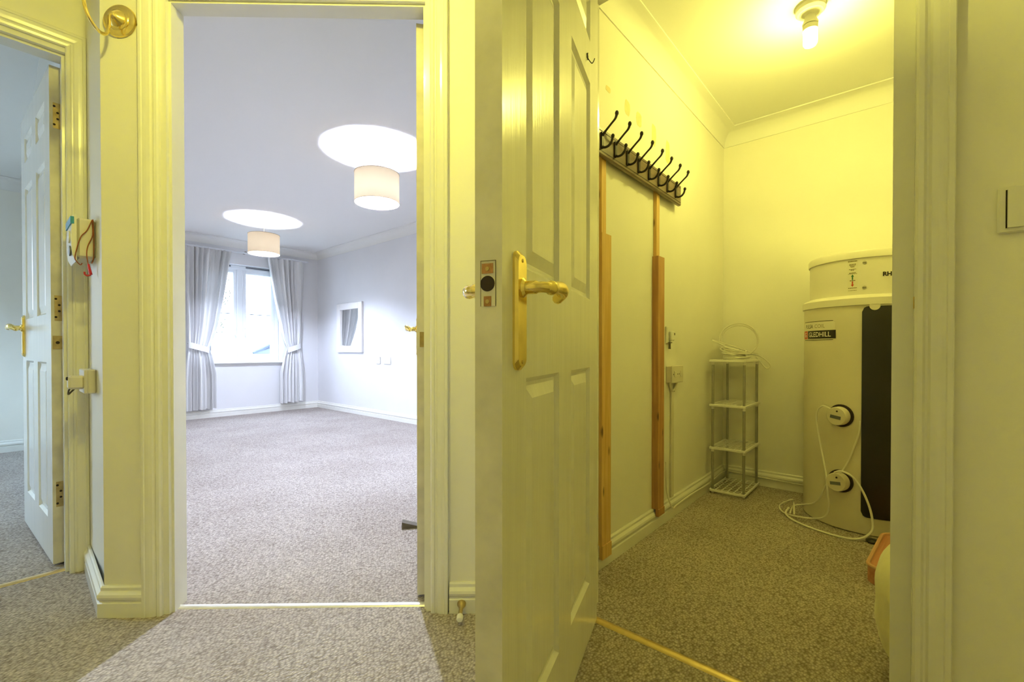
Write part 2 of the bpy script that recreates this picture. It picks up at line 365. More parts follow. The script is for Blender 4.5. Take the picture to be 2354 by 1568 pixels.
# paint stains above the coat rack
for (a0, z1, a1, z0) in ((1.611, 1.925, 1.658, 1.90), (1.776, 1.94, 1.829, 1.869), (1.888, 1.931, 1.946, 1.865), (2.05, 1.938, 2.105, 1.83), (2.216, 1.92, 2.278, 1.80)):
    n = 10; poly = []
    for i in range(n):
        a = 2 * PI * i / n; sx = abs(math.cos(a)) ** 0.5 * (1 if math.cos(a) > 0 else -1); sz = abs(math.sin(a)) ** 0.6 * (1 if math.sin(a) > 0 else -1)
        poly.append(((a0 + a1) / 2 + sx * (a1 - a0) / 2 * random.uniform(0.75, 1), (z0 + z1) / 2 + sz * (z1 - z0) / 2 * random.uniform(0.85, 1)))
    MB().prism(poly, 0.906, 0.9044).build('paint_stain', 'stain', parent=wcl)

# skirting
SK = [(0, 0), (0.018, 0), (0.018, 0.045), (0.0125, 0.0485), (0.013, 0.053), (0.0175, 0.057), (0.0195, 0.065), (0.0175, 0.073), (0.012, 0.079), (0.009, 0.083), (0.009, 0.092), (0.005, 0.097), (0, 0.097)]
SK = [(a, b - 0.004) if b == 0 else (a, b) for a, b in SK]
def skirting(name, path, side):
    mb = MB(); sweep(mb, path, SK, side, smooth=True); return struct(mb.build(name, 'gloss', angle=25))
skirting('baseboard_return', [hv(0.245, 2.418), dw(-0.2165), dw(-0.083)], -1)
skirting('baseboard_doorway', [dw(0.90), dw(1.277)], -1)
skirting('baseboard_right', [hv(1.235, -0.075), hv(1.235, -1.2)], -1)
skirting('baseboard_cupboard', [hv(1.346, 0.905), hv(3.19, 0.905), hv(3.19, -0.3), hv(1.346, -0.3)], -1)
skirting('baseboard_living', [hv(0.345, 2.1), hv(0.345, 6.62), hv(3.19, 6.62), hv(3.19, 1.0), hv(1.45, 1.0)], -1)
skirting('baseboard_bedroom', [hv(-3.2, 2.53), hv(-3.2, 5.68), hv(0.245, 5.68), hv(0.245, 2.54)], -1)
# coving
CV = [(0, 2.195), (0.005, 2.195), (0.005, 2.203)] + [(0.082 - 0.077 * math.cos(a), 2.205 + 0.077 * math.sin(a)) for a in [PI / 2 * i / 8 for i in range(9)]] + [(0.088, 2.284), (0.088, 2.292), (0, 2.292)]
def coving(name, path, side):
    mb = MB(); sweep(mb, path, CV, side, smooth=True); return struct(mb.build(name, 'cove', angle=30))
coving('trim_1', [hv(1.346, 0.905), hv(3.19, 0.905), hv(3.19, -0.3), hv(1.346, -0.3)], -1)
coving('trim_2', [hv(0.345, 2.1), hv(0.345, 6.62), hv(3.19, 6.62), hv(3.19, 1.0), hv(1.45, 1.0)], -1)
coving('trim_3', [hv(-3.2, 2.53), hv(-3.2, 5.68), hv(0.245, 5.68), hv(0.245, 2.54)], -1)
# architraves: profile (offset away from the opening, proud of the wall)
AR = [(0, 0), (0, 0.010), (0.004, 0.014), (0.012, 0.0155), (0.016, 0.0115), (0.020, 0.0115), (0.024, 0.016), (0.034, 0.018), (0.040, 0.0185), (0.046, 0.0185), (0.048, 0.021), (0.056, 0.021), (0.0575, 0.019), (0.0575, 0)]
def architrave(name, a0, a1, ztop, fn, mw):
    mb = MB(); sweep(mb, [(a0, -0.005), (a0, ztop), (a1, ztop), (a1, -0.005)], AR, 1, fn=fn); return struct(mb.build(name, 'gloss', mw=mw))
architrave('trim_4', -0.026, 0.839, 2.010, lambda a, b, c: (a, -c, b), DM)                      # living-room doorway
architrave('trim_5', -0.640, JL - 0.001, 2.010, lambda a, b, c: (a, 2.42 - c, b), HM)            # bedroom doorway
# cupboard doorway: path along -u so that it reads left to right from the hall
mb = MB(); sweep(mb, [(0.790, -0.005), (0.790, 2.072), (-0.018, 2.072), (-0.018, -0.005)], AR, -1, fn=lambda a, b, c: (1.235 - c, a, b)); struct(mb.build('trim_6', 'gloss', mw=HM))
# door linings with stops
def lining(name, mw, a0, a1, y0, y1, ys0, ys1, fn, sw=0.012, head=1.992, sw2=None):
    sw2 = sw if sw2 is None else sw2
    e = sempty(name, mw); t = 0.024
    for q in ((a0 - t, a0), (a1, a1 + t)):
        b = MB().box(q[0], q[1], y0, y1, -0.004, head + t); b.v = [fn(*p) for p in b.v]; b.build('jamb', 'gloss', parent=e)
    b = MB().box(a0, a1, y0, y1, head, head + t); b.v = [fn(*p) for p in b.v]; b.build('head', 'gloss', parent=e)
    for q in ((a0 - 0.001, a0 + sw), (a1 - sw2, a1 + 0.001)):
        b = MB().box(q[0], q[1], ys0, ys1, -0.004, head + 0.001); b.v = [fn(*p) for p in b.v]; b.build('door_stop_bead', 'gloss', parent=e)
    b = MB().box(a0 + sw, a1 - sw2, ys0, ys1, head - sw, head + 0.001); b.v = [fn(*p) for p in b.v]; b.build('door_stop_bead', 'gloss', parent=e)
    return e
ident = lambda x, y, z: (x, y, z)
lining('trim_7', DM, -0.008, 0.823, -0.001, 0.081, 0.012, 0.036, ident, 0.008)
lining('trim_8', HM, -0.62, JL, 2.419, 2.531, 2.44, 2.49, ident, 0.010)
# cupboard lining: across u; y axis is v
e9 = lining('trim_9', HM, -0.0167, 0.785, 1.234, 1.346, 1.282, 1.347, lambda a, y, z: (y, a, z), 0.035, head=2.055, sw2=0.006)
# strike plate in the cupboard jamb
k = MB().box(1.2335, 1.262, -0.0175, -0.0157, 0.944, 0.968).build('strike_plate', 'brass_dull', parent=e9)
# threshold strips
def strip(name, mw, a0, a1, y0, y1, mt, swap=False):
    b = MB(); n = 5; prof = [(y0, 0), (y0 + 0.004, 0.004), ((y0 + y1) / 2, 0.0055), (y1 - 0.004, 0.004), (y1, 0)]
    P = [[(a, p[0], p[1]) for p in prof] for a in (a0, a1)]
    if swap: P = [[(q[1], q[0], q[2]) for q in r] for r in P][::-1]
    b.grid(P); P0 = [(q[0], q[1], q[2]) for q in P[0]]
    return struct(b.build(name, mt, mw=mw, angle=60))
strip('trim_10', DM, -0.008, 0.823, 0.026, 0.052, 'alu_strip')
strip('trim_11', HM, -0.62, JL, 2.455, 2.485, 'brass_strip')
strip('trim_12', HM, -0.0167, 0.785, 1.238, 1.268, 'brass_strip', True)

# ------------------------------------------------------------------ window
wn = sempty('window_1', HM)
FY0, FY1 = 6.70, 6.76
def bar(parent, name, v0, v1, z0, z1, y0, y1, b=0.006, mt='upvc'):
    return MB().bbox(v0, v1, y0, y1, z0, z1, b).build(name, mt, parent=parent)
fr = MB()
fr.bbox(WV0, WV0 + 0.055, FY0, FY1, WZ0, WZ1, 0.006); fr.bbox(WV1 - 0.055, WV1, FY0, FY1, WZ0, WZ1, 0.006)
fr.bbox(WV0 + 0.05, WV1 - 0.05, FY0, FY1, WZ0, WZ0 + 0.055, 0.006); fr.bbox(WV0 + 0.05, WV1 - 0.05, FY0, FY1, WZ1 - 0.06, WZ1, 0.006)
fo = fr.build('window_frame', 'upvc', parent=wn)
bar(wn, 'mullion', 2.135, 2.205, WZ0 + 0.05, WZ1 - 0.055, FY0 - 0.002, FY1)
for (s0, s1, hs) in ((WV0 + 0.05, 2.140, 2.112), (2.200, WV1 - 0.05, 2.228)):
    sh = MB(); t = 0.05; z0, z1 = WZ0 + 0.05, WZ1 - 0.055
    sh.bbox(s0, s0 + t, FY0 + 0.008, FY1 - 0.004, z0, z1, 0.008); sh.bbox(s1 - t, s1, FY0 + 0.008, FY1 - 0.004, z0, z1, 0.008)
    sh.bbox(s0 + t - 0.006, s1 - t + 0.006, FY0 + 0.008, FY1 - 0.004, z0, z0 + t, 0.008); sh.bbox(s0 + t - 0.006, s1 - t + 0.006, FY0 + 0.008, FY1 - 0.004, z1 - t, z1, 0.008)
    so = sh.build('sash', 'upvc', parent=wn)
    MB().box(s0 + t - 0.004, s1 - t + 0.004, 6.732, 6.737, z0 + t - 0.004, z1 - t + 0.004).build('pane', 'glass', parent=so)
    MB().box(s0 + t - 0.004, s1 - t + 0.004, 6.729, 6.740, 1.334, 1.344).build('glazing_bar', 'grey', parent=so)
    hb = MB().bbox(hs - 0.012, hs + 0.012, FY0 - 0.008, FY0 + 0.01, 1.06, 1.16, 0.004); hb.tube([(hs, FY0 - 0.005, 1.14), (hs, FY0 - 0.03, 1.14), (hs, FY0 - 0.035, 1.10), (hs, FY0 - 0.035, 1.04)], 0.008, 8)
    hb.build('window_handle', 'upvc', parent=so)
for q in ((WV0 + 0.16, 2.06), (2.24, 2.56)):
    MB().bbox(q[0], q[1], FY0 - 0.012, FY0 + 0.002, WZ1 - 0.030, WZ1 - 0.012, 0.003).build('trickle_vent', 'grey', parent=wn)
MB().bbox(WV0 - 0.05, WV1 + 0.05, 6.575, FY0 + 0.01, WZ0 - 0.022, WZ0 + 0.004, 0.006).build('window_sill', 'gloss', parent=wn)
# bedroom window (lights the bedroom)
wb = sempty('window_2', HM)
b = MB(); 
for q in ((BV0, BV0 + 0.05), (BV1 - 0.05, BV1), (-2.23, -2.17)): b.bbox(q[0], q[1], 5.76, 5.82, 0.75, 2.0, 0.006)
b.bbox(BV0 + 0.04, BV1 - 0.04, 5.762, 5.818, 0.75, 0.80, 0.006); b.bbox(BV0 + 0.04, BV1 - 0.04, 5.762, 5.818, 1.95, 2.0, 0.006)
b.build('window_frame', 'upvc', parent=wb)
for q in ((BV0 + 0.045, -2.225), (-2.175, BV1 - 0.045)): MB().box(q[0], q[1], 5.79, 5.795, 0.79, 1.96).build('pane', 'glass', parent=wb)
MB().bbox(BV0 - 0.04, BV1 + 0.04, 5.64, 5.77, 0.73, 0.753, 0.006).build('window_sill', 'gloss', parent=wb)
for nm, (a, b_, y, z0, z1) in dict(window_portal=(WV0, WV1, 6.90, WZ0, WZ1), bedroom_portal=(BV0, BV1, 5.93, 0.75, 2.0)).items():
    ld = bpy.data.lights.new(nm, 'AREA'); ld.shape = 'RECTANGLE'; ld.size = b_ - a; ld.size_y = z1 - z0
    ld.cycles.is_portal = True
    lo = bpy.data.objects.new(nm, ld); C.objects.link(lo)
    lo.matrix_world = HM @ Matrix.Translation(((a + b_) / 2, y, (z0 + z1) / 2)) @ Matrix.Rotation(-PI / 2, 4, 'X')

# ================================================================== DOORS
def lever_handle(parent, cx, cz, y, sgn, dirx, name='lever_handle', mt='brass', zlo=0.14, zhi=0.062):
    # y: face, sgn: outward direction of that face, dirx: lever direction along x
    pl = MB(); zc = cz + (zhi - zlo) / 2; h = zhi + zlo
    pl.prism(rrect(0.043, h, 0.016, 6, cx, zc), y, y + sgn * 0.010, 0.006)
    po = pl.build('handle_plate', mt, parent=parent)
    lv = MB(); o = lambda x, d, z: (cx + dirx * x, y + sgn * d, cz + z)
    pts = spline([o(0, 0.004, 0), o(0, 0.03, 0), o(0.004, 0.046, 0), (o(0.018, 0.054, 0)), o(0.05, 0.055, 0.004), o(0.075, 0.056, 0.005), o(0.098, 0.052, 0.001), o(0.110, 0.040, -0.008)], 5)
    rs = []
    for i in range(len(pts)):
        t = i / (len(pts) - 1); rs.append(0.0115 if t < 0.2 else 0.0095 if t < 0.42 else 0.0125 if t < 0.47 else 0.0105 + 0.002 * math.sin((t - 0.47) * 6))
    lv.tube(pts, rs, 12); lv.sphere(pts[-1], rs[-1] * 1.02, 10)
    lv.lathe([(0.017, 0), (0.017, 0.004), (0.012, 0.008)], 14, Matrix.Translation(o(0, 0.009, 0)) @ Matrix.Rotation(-sgn * PI / 2, 4, 'X'))
    lv.build('lever', mt, parent=po)
    for dz in (zhi - 0.016, -zlo + 0.014):
        MB().lathe([(0.0035, 0), (0.0035, 0.001), (0.001, 0.0016)], 8, Matrix.Translation(o(0, 0.0098, dz)) @ Matrix.Rotation(-sgn * PI / 2, 4, 'X')).build('screw', 'brass_dull', parent=po)
    return po

def make_door(name, mw, Wd, T, hinge_z=(0.22, 1.02, 1.78), tside=1, lever_sides=(1, -1), hh=0.05):
    """local x: hinge edge -> latch edge, y: 0..tside*T, z up"""
    e = sempty(name, mw); k = Wd / 0.762; Z0, ZT = 0.010, 1.978
    cols = [(0.110 * k, 0.327 * k), (0.435 * k, 0.652 * k)]; rows = [(0.175, 0.809), (1.005, 1.632), (1.752, 1.872)]
    xs = [0, *cols[0], *cols[1], Wd]; zs = [Z0, *rows[0], *rows[1], *rows[2], ZT]
    ya, yb = sorted((0.0, tside * T))
    lf = MB()
    for i in range(5):
        for j in range(7):
            if i in (1, 3) and j in (1, 3, 5): continue
            for y, fl in ((ya, False), (yb, True)):
                f = [(xs[i], y, zs[j]), (xs[i + 1], y, zs[j]), (xs[i + 1], y, zs[j + 1]), (xs[i], y, zs[j + 1])]
                lf.add(f, [(3, 2, 1, 0) if fl else (0, 1, 2, 3)])
    lf.add([(0, ya, Z0), (Wd, ya, Z0), (Wd, yb, Z0), (0, yb, Z0), (0, ya, ZT), (Wd, ya, ZT), (Wd, yb, ZT), (0, yb, ZT)], [(0, 3, 2, 1), (4, 5, 6, 7)])
    leaf = lf.build('leaf', 'door', parent=e)
    ed = MB(); ed.add([(0, ya, Z0), (0, yb, Z0), (0, yb, ZT), (0, ya, ZT), (Wd, ya, Z0), (Wd, yb, Z0), (Wd, yb, ZT), (Wd, ya, ZT)], [(3, 2, 1, 0)[::1], (4, 5, 6, 7)])
    ed.build('door_edge', 'doordirty', parent=e)
    for c in cols:
        for r in rows:
            p = MB(); lim = (r[1] - r[0])
            ins = [(0, 0), (0.009, 0.0095), (0.016, 0.0095), (0.040, 0.002)]
            for y, sg in ((ya, 1), (yb, -1)):
                vs = []; fs = []
                for a, d in ins:
                    vs += [(c[0] + a, y + sg * d, r[0] + a), (c[1] - a, y + sg * d, r[0] + a), (c[1] - a, y + sg * d, r[1] - a), (c[0] + a, y + sg * d, r[1] - a)]
                for q in range(len(ins) - 1):
                    for i in range(4):
                        l = (i + 1) % 4; fs.append((q * 4 + i, q * 4 + l, (q + 1) * 4 + l, (q + 1) * 4 + i))
                fs.append(tuple((len(ins) - 1) * 4 + i for i in range(4)))
                if sg < 0: fs = [f[::-1] for f in fs]
                p.add(vs, fs)
            p.build('panel', 'door', parent=e)
    for s in lever_sides:
        y = (yb if s > 0 else ya); lever_handle(e, Wd - 0.0655, 0.965, y, s, -1)
    for z in hinge_z:
        h = MB(); h.box(-0.0015, 0.0002, ya + (0.004 if tside > 0 else 0.010), yb - (0.010 if tside > 0 else 0.004), z - hh, z + hh)
        h.lathe([(0.006, -hh), (0.006, hh)], 10, Matrix.Translation((-0.004, 0.0 - tside * 0.004, z)))
        ho = h.build('hinge', 'brass_dull', parent=e)
        for dz in (-0.72 * hh, -0.24 * hh, 0.24 * hh, 0.72 * hh):
            MB().lathe([(0.0042, 0), (0.0042, 0.0012), (0.002, 0.0014)], 8, Matrix.Translation((-0.0013, tside * (T * (0.35 if abs(dz) < 0.02 else 0.62)), z + dz)) @ Matrix.Rotation(-PI / 2, 4, 'Y')).build('screw', 'hole', parent=ho)
    return e

# cupboard door, ajar towards the hall
PVX, PVY = 0.2235, 1.433
TD = 0.0475
d1 = make_door('door_1', Matrix.Translation((PVX, PVY, 0)) @ Matrix.Rotation(math.radians(248.195), 4, 'Z'), 0.762, TD)
# latch mortise on the leading edge
xe = 0.762
MB().box(xe - 0.0005, xe + 0.0006, 0.0105, 0.0365, 0.929, 1.001).build('latch_recess', 'doordirty', parent=d1)
for q in ((0.0100, 0.0110, 0.929, 1.0015), (0.0360, 0.0368, 0.929, 1.0015), (0.0100, 0.0368, 1.0008, 1.0018)): MB().box(xe, xe + 0.0008, *q).build('recess_edge', 'wedge', parent=d1)
MB().lathe([(0.0125, 0), (0.0125, 0.0012)], 24, Matrix.Translation((xe, 0.0225, 0.965)) @ Matrix.Rotation(PI / 2, 4, 'Y')).build('latch_hole', 'hole', parent=d1)
for z, hw in ((0.9885, 0.010), (0.9365, 0.0065)):
    t = MB().box(xe - 0.001, xe + 0.0011, 0.0225 - hw, 0.0225 + hw, z - 0.0075, z + 0.0085).build('latch_tab', 'copper', parent=d1)
    MB().lathe([(0.0035, 0), (0.0035, 0.001)], 10, Matrix.Translation((xe + 0.001, 0.0225, z)) @ Matrix.Rotation(PI / 2, 4, 'Y')).build('screw', 'brass_dull', parent=t)
# little hook on the rail between the top and middle panels
hk = MB(); hx, hz, hy = 0.150, 1.687, TD
star = []
for i in range(10):
    a = PI / 2 + 2 * PI * i / 10; r_ = 0.0095 if i % 2 == 0 else 0.004; star.append((hx + r_ * math.cos(a), hz + r_ * math.sin(a)))
hk.prism(star, hy, hy + 0.003)
hk.tube(spline([(hx, hy + 0.002, hz - 0.006), (hx - 0.002, hy + 0.007, hz - 0.014), (hx - 0.003, hy + 0.013, hz - 0.021), (hx - 0.004, hy + 0.018, hz - 0.015), (hx - 0.005, hy + 0.020, hz - 0.008)], 4), 0.0013, 6)
hk.build('star_hook', 'black', parent=d1)

# bedroom door, open into the bedroom
d2 = make_door('door_2', HT(JL - 0.002, 2.536, 0, math.radians(90 - -0 ) + math.radians(4.0)), 0.762, 0.036, hinge_z=(0.285, 1.025, 1.785))
MB().box(-0.002, 0.0005, 0.004, 0.032, 0.862, 0.915).build('lock_plate', 'brass_dull', parent=d2)
MB().lathe([(0.006, 0), (0.006, 0.001)], 12, Matrix.Translation((-0.0018, 0.018, 0.888)) @ Matrix.Rotation(-PI / 2, 4, 'Y')).build('lock_hole', 'hole', parent=d2)

# living-room door, open into the living room, almost edge-on behind the right jamb
d3 = make_door('door_3', DM @ Matrix.Translation((0.822, 0.086, 0)) @ Matrix.Rotation(math.radians(100.1), 4, 'Z'), 0.826, 0.044, hinge_z=(0.895,), hh=0.026)
# floor wedge by the living-room door
wp = d3.matrix_world @ Vector((0.64, 0.052, 0))
wm = Matrix.Translation((wp.x, wp.y, 0)) @ Matrix.Rotation(math.radians(97), 4, 'Z')
wd = MB().add([(-0.02, -0.02, 0), (0.02, -0.02, 0), (0.02, 0.07, 0), (-0.02, 0.07, 0), (-0.02, -0.02, 0.008), (0.02, -0.02, 0.008), (0.02, 0.07, 0.032), (-0.02, 0.07, 0.032)], [(0, 3, 2, 1), (4, 5, 6, 7), (0, 1, 5, 4), (1, 2, 6, 5), (2, 3, 7, 6), (3, 0, 4, 7)])
tag(wd.build('door_wedge', 'wedge', mw=wm), 'small grey-brown wedge on the living room carpet against the open door', 'door wedge')

# ================================================================== HALL THINGS
# wall sconce on the pier by the living-room doorway
sx = -0.15
sc = thing('wall_sconce', 'polished brass wall lamp with a swan-neck arm on the pier beside the doorway', 'wall lamp', DM @ Matrix.Translation((sx, 0, 1.911)))
RX = Matrix.Rotation(PI / 2, 4, 'X')            # local z -> -y (into the hall)
MB().lathe([(0.050, 0), (0.052, 0.003), (0.050, 0.008), (0.042, 0.013), (0.036, 0.014), (0.034, 0.016), (0.030, 0.018)], 32, RX).build('backplate', 'brass', parent=sc)
MB().lathe([(0.029, 0.016), (0.026, 0.020), (0.014, 0.030), (0.009, 0.036), (0.0075, 0.041)], 28, RX).build('cone', 'brass', parent=sc)
arm = [(0, -0.038, 0), (0, -0.043, -0.012), (0, -0.045, -0.045), (0, -0.055, -0.075), (0, -0.075, -0.084), (0, -0.098, -0.078), (0, -0.118, -0.058), (0, -0.128, -0.030), (0, -0.130, 0.0)]
MB().tube(spline(arm, 6), 0.0048, 10).build('arm', 'brass', parent=sc)
MB().lathe([(0.006, 0), (0.020, 0.006), (0.026, 0.012), (0.013, 0.016), (0.013, 0.06)], 20, Matrix.Translation((0, -0.130, -0.002))).build('candle_cup', 'brass', parent=sc)
MB().lathe([(0.010, 0.055), (0.017, 0.075), (0.019, 0.09), (0.012, 0.115), (0.003, 0.14)], 16, Matrix.Translation((0, -0.130, 0))).build('candle_bulb', 'plastic', parent=sc)
MB().tube([(0.051, -0.002, -0.008), (0.066, -0.002, -0.0085), (0.078, -0.002, -0.008)], 0.0022, 6).build('cable', 'brass_dull', parent=sc)

# hall ceiling lamp (out of the frame, its glow shows in the gloss paint)
hl = thing('hall_ceiling_lamp', 'round opal globe lamp on the hall ceiling', 'ceiling lamp', Matrix.Translation((-0.45, 0.66, CEIL)))
MB().lathe([(0.055, 0), (0.055, -0.008), (0.03, -0.014), (0.022, -0.02)], 24).build('ceiling_rose', 'plastic', parent=hl)
MB().sphere((0, 0, -0.055), 0.04, 20).build('globe', 'hallglow', parent=hl)

# alarm unit on the short return wall (faces -v)
au = thing('alarm_unit', 'white emergency alarm box with a red pull cord looped round it on the short wall', 'alarm unit', HT(0.245, 2.275, 1.255))
MB().bbox(-0.050, 0, -0.078, 0.078, -0.070, 0.072, 0.008).build('body', 'cream', parent=au)
fp = MB(); P = []
for i in range(9):
    z = -0.084 + i * 0.0205; bl = 0.058 + 0.006 * math.sin(PI * i / 8) - (0.006 if i == 0 else 0)
    P.append([(-0.050, -0.082, z), (-bl, -0.076, z), (-bl - 0.001, 0, z), (-bl, 0.076, z), (-0.050, 0.082, z)])
fp.grid(P); fp.grid([[p for p in r] for r in (P[0], [(-0.050, q[1], q[2] + 0.001) for q in P[0]])]); fp.grid([[p for p in r] for r in ([(-0.050, q[1], q[2]) for q in P[-1]], P[-1])])
fo = fp.build('front_panel', 'plastic', parent=au)
MB().box(-0.0655, -0.056, -0.079, 0.079, 0.047, 0.072).build('blue_band', 'blue', parent=fo)
MB().lathe([(0.018, 0), (0.018, 0.004), (0.012, 0.005)], 18, Matrix.Translation((-0.063, -0.045, -0.045)) @ Matrix.Rotation(-PI / 2, 4, 'Y')).build('button', 'grey', parent=fo)
MB().lathe([(0.022, 0), (0.022, 0.004), (0.016, 0.005)], 18, Matrix.Translation((-0.064, -0.04, 0.005)) @ Matrix.Rotation(-PI / 2, 4, 'Y')).build('button', 'rubber', parent=fo)
pc = MB(); yy = -0.084; zz = 1.255
for L_ in ([(0.01, 1.324), (0.024, 1.283), (0.041, 1.254), (0.055, 1.187), (0.05, 1.169), (0.041, 1.159), (0.037, 1.166)], [(0.01, 1.324), (0.009, 1.27), (0.021, 1.232), (0.025, 1.2), (0.021, 1.162)], [(0.008, 1.326), (0.006, 1.26), (0.007, 1.191), (0.012, 1.168)]):
    pc.tube(spline([(-p, yy, z - zz) for p, z in L_], 5), 0.0016, 6)
pco = pc.build('pull_cord', 'redcord', parent=au)
tg = MB(); tg.tube([(-0.021, yy, 1.165 - zz), (-0.018, yy - 0.002, 1.145 - zz), (-0.015, yy - 0.003, 1.127 - zz)], [0.003, 0.0045, 0.005], 8); tg.tube(spline([(-0.015, yy - 0.003, 1.127 - zz), (-0.023, yy - 0.003, 1.123 - zz), (-0.030, yy, 1.127 - zz), (-0.031, yy, 1.136 - zz)], 4), 0.003, 8)
tg.build('toggle', 'red', parent=pco)
# socket and plug-in adapter below
so = thing('wall_socket', 'cream double wall socket on the short wall below the alarm box', 'socket', HT(0.245, 2.275, 0.745))
MB().bbox(-0.024, 0, -0.073, 0.073, -0.043, 0.043, 0.004).build('back_box', 'cream', parent=so)
MB().bbox(-0.033, -0.022, -0.074, 0.074, -0.0445, 0.0445, 0.004).build('face_plate', 'cream', parent=so)
pg = thing('plug', 'cream mains plug with a short lead pushed into the hall socket', 'plug', HT(0.245 - 0.033, 2.235, 0.745))
b = MB(); b.bbox(-0.040, 0.003, -0.024, 0.024, -0.026, 0.022, 0.007); b.build('body', 'cream', parent=pg)
MB().tube(spline([(-0.02, 0, -0.022), (-0.030, 0.0, -0.034), (-0.038, 0.004, -0.044), (-0.036, 0.012, -0.03), (-0.03, 0.03, -0.026)], 4), 0.0028, 6).build('lead', 'wedge', parent=pg)
MB().bbox(-0.044, -0.038, -0.010, 0.010, 0.006, 0.018, 0.002).build('switch', 'hole', parent=pg)

# light switch on the wall right of the cupboard door (faces -v)
lw = thing('light_switch', 'white rocker light switch on the dim wall beside the cupboard architrave', 'light switch', HT(1.235, -0.175, 1.118))
MB().bbox(-0.008, 0, -0.043, 0.043, -0.043, 0.043, 0.0025).build('plate', 'plastic', parent=lw)
ro = MB(); yb_ = 0.031; ro.add([(-0.0085, -yb_, -0.034), (-0.0085, yb_, -0.034), (-0.0085, yb_, 0.036), (-0.0085, -yb_, 0.036), (-0.007, -yb_, -0.034), (-0.015, yb_, -0.034), (-0.015, yb_, 0.036), (-0.009, -yb_, 0.036)], [(4, 7, 6, 5), (0, 1, 2, 3), (0, 4, 5, 1), (1, 5, 6, 2), (2, 6, 7, 3), (3, 7, 4, 0)])
ro.build('rocker', 'plastic', parent=lw)
MB().box(-0.0095, -0.0078, 0.0310, 0.0330, -0.034, 0.036).build('rocker_gap', 'hole', parent=lw)

# door stop on the skirting right of the living-room doorway
sp = thing('door_stop', 'brass door stop with a white rubber tip screwed to the skirting', 'door stop', DM @ Matrix.Translation((0.941, -0.0185, 0.033)) @ Matrix.Rotation(math.radians(8), 4, 'X'))
MB().lathe([(0.014, -0.001), (0.014, 0.004), (0.011, 0.010), (0.0065, 0.022), (0.0065, 0.05), (0.0085, 0.056)], 20, RX).build('stem', 'brass_dull', parent=sp)
MB().lathe([(0.0095, 0.054), (0.0105, 0.058), (0.0105, 0.068), (0.008, 0.073), (0.002, 0.074)], 16, RX).build('rubber_tip', 'rubber', parent=sp)

# ================================================================== CUPBOARD THINGS (frame: x = v, y = u ; left wall at u = .905 faces -u)
WL = 0.905
def batten(name, v0, w_, t, z0, z1, label, mt, notch=True):
    mb = MB()
    if notch:
        mb.box(v0, v0 + w_, -t, 0.0, 0.0985, z1 - z0 + z0); mb.box(v0, v0 + w_, -t - 0.004, -0.0195, z0, 0.0986)
    else: mb.box(v0, v0 + w_, -t, 0, z0, z1)
    mb.v = [(a - v0 - w_ / 2, b, c) for a, b, c in mb.v]
    o = mb.build(name, mt, mw=HT(v0 + w_ / 2, WL, 0)); return tag(o, label, 'batten', 'timber on the cupboard wall')
batten('pine_board', 1.537, 0.072, 0.030, 0.045, 1.312, 'pine board nailed upright to the cupboard wall nearest the open door', 'pine', True)
batten('pine_board', 2.065, 0.072, 0.030, 0.065, 1.305, 'reddish pine board nailed upright to the cupboard wall beside the sockets', 'pine2', True)
batten('pine_batten', 1.557, 0.034, 0.0165, 1.3125, 1.70, 'thin pine batten running from coat rack to the board nearest the open door', 'pine', False)
batten('pine_batten', 2.075, 0.034, 0.0165, 1.3055, 1.70, 'thin pine batten running from coat rack to the reddish board', 'pine', False)
# coat rack
cr = thing('coat_rack', 'dark wooden board with a row of black double coat hooks on the cupboard wall', 'coat rack', HT(1.92, WL, 1.655))
bt = 0.0175
MB().bbox(-0.52, 0.415, -0.036, -bt + 0.0005, -0.053, 0.052, 0.004).build('board', 'board', parent=cr)
for z in (-0.038, 0.037): MB().box(-0.512, 0.406, -0.0366, -0.0355, z - 0.0016, z + 0.0016).build('groove_line', 'groove', parent=cr)
hmb = MB()
hmb.prism(rrect(0.016, 0.064, 0.006, 3), 0.0, -0.006, 0.0015)
up_ = spline([(0, -0.004, 0.018), (0, -0.016, 0.030), (0, -0.040, 0.050), (0, -0.057, 0.064), (0, -0.063, 0.078)], 5)
hmb.tube(up_, [0.0056 - 0.0018 * math.sin(PI * i / (len(up_) - 1)) for i in range(len(up_))], 8)
hmb.sphere((0, -0.0635, 0.082), 0.0074, 10, 1.35)
lo_ = spline([(0, -0.004, -0.024), (0, -0.014, -0.030), (0, -0.030, -0.028), (0, -0.042, -0.016), (0, -0.047, 0.0)], 5)
hmb.tube(lo_, 0.0047, 8); hmb.sphere((0, -0.0475, 0.003), 0.0070, 10, 1.2)
first = hmb.build('hook', 'black', parent=cr); first.location = (1.521 - 1.92, -0.0362, 0)
for i in range(1, 8):
    o = first.copy(); C.objects.link(o); o.parent = cr; o.location = (1.521 + 0.105 * i - 1.92, -0.0362, 0)
# sockets on the cupboard wall
s1 = thing('wall_socket', 'small white socket with a plug top half hidden by the reddish pine board', 'socket', HT(2.262, WL, 0.935))
MB().bbox(-0.043, 0.028, -0.010, 0, -0.043, 0.043, 0.003).build('face_plate', 'plastic', parent=s1)
MB().bbox(-0.022, 0.016, -0.030, -0.009, -0.030, 0.020, 0.006).build('plug_top', 'plastic', parent=s1)
MB().box(0.002, 0.009, -0.0312, -0.029, -0.002, 0.010).build('indicator', 'hole', parent=s1)
MB().box(-0.03, 0.025, -0.0108, -0.0095, -0.040, -0.037).build('seam', 'wedge', parent=s1)
MB().lathe([(0.006, 0), (0.005, 0.03)], 10, Matrix.Translation((-0.012, -0.012, -0.072))).build('cable_boot', 'wedge', parent=s1)
s2 = thing('switched_spur', 'cream boxed double switch with cable trunking below it on the cupboard wall', 'switch', HT(2.305, WL, 0.735))
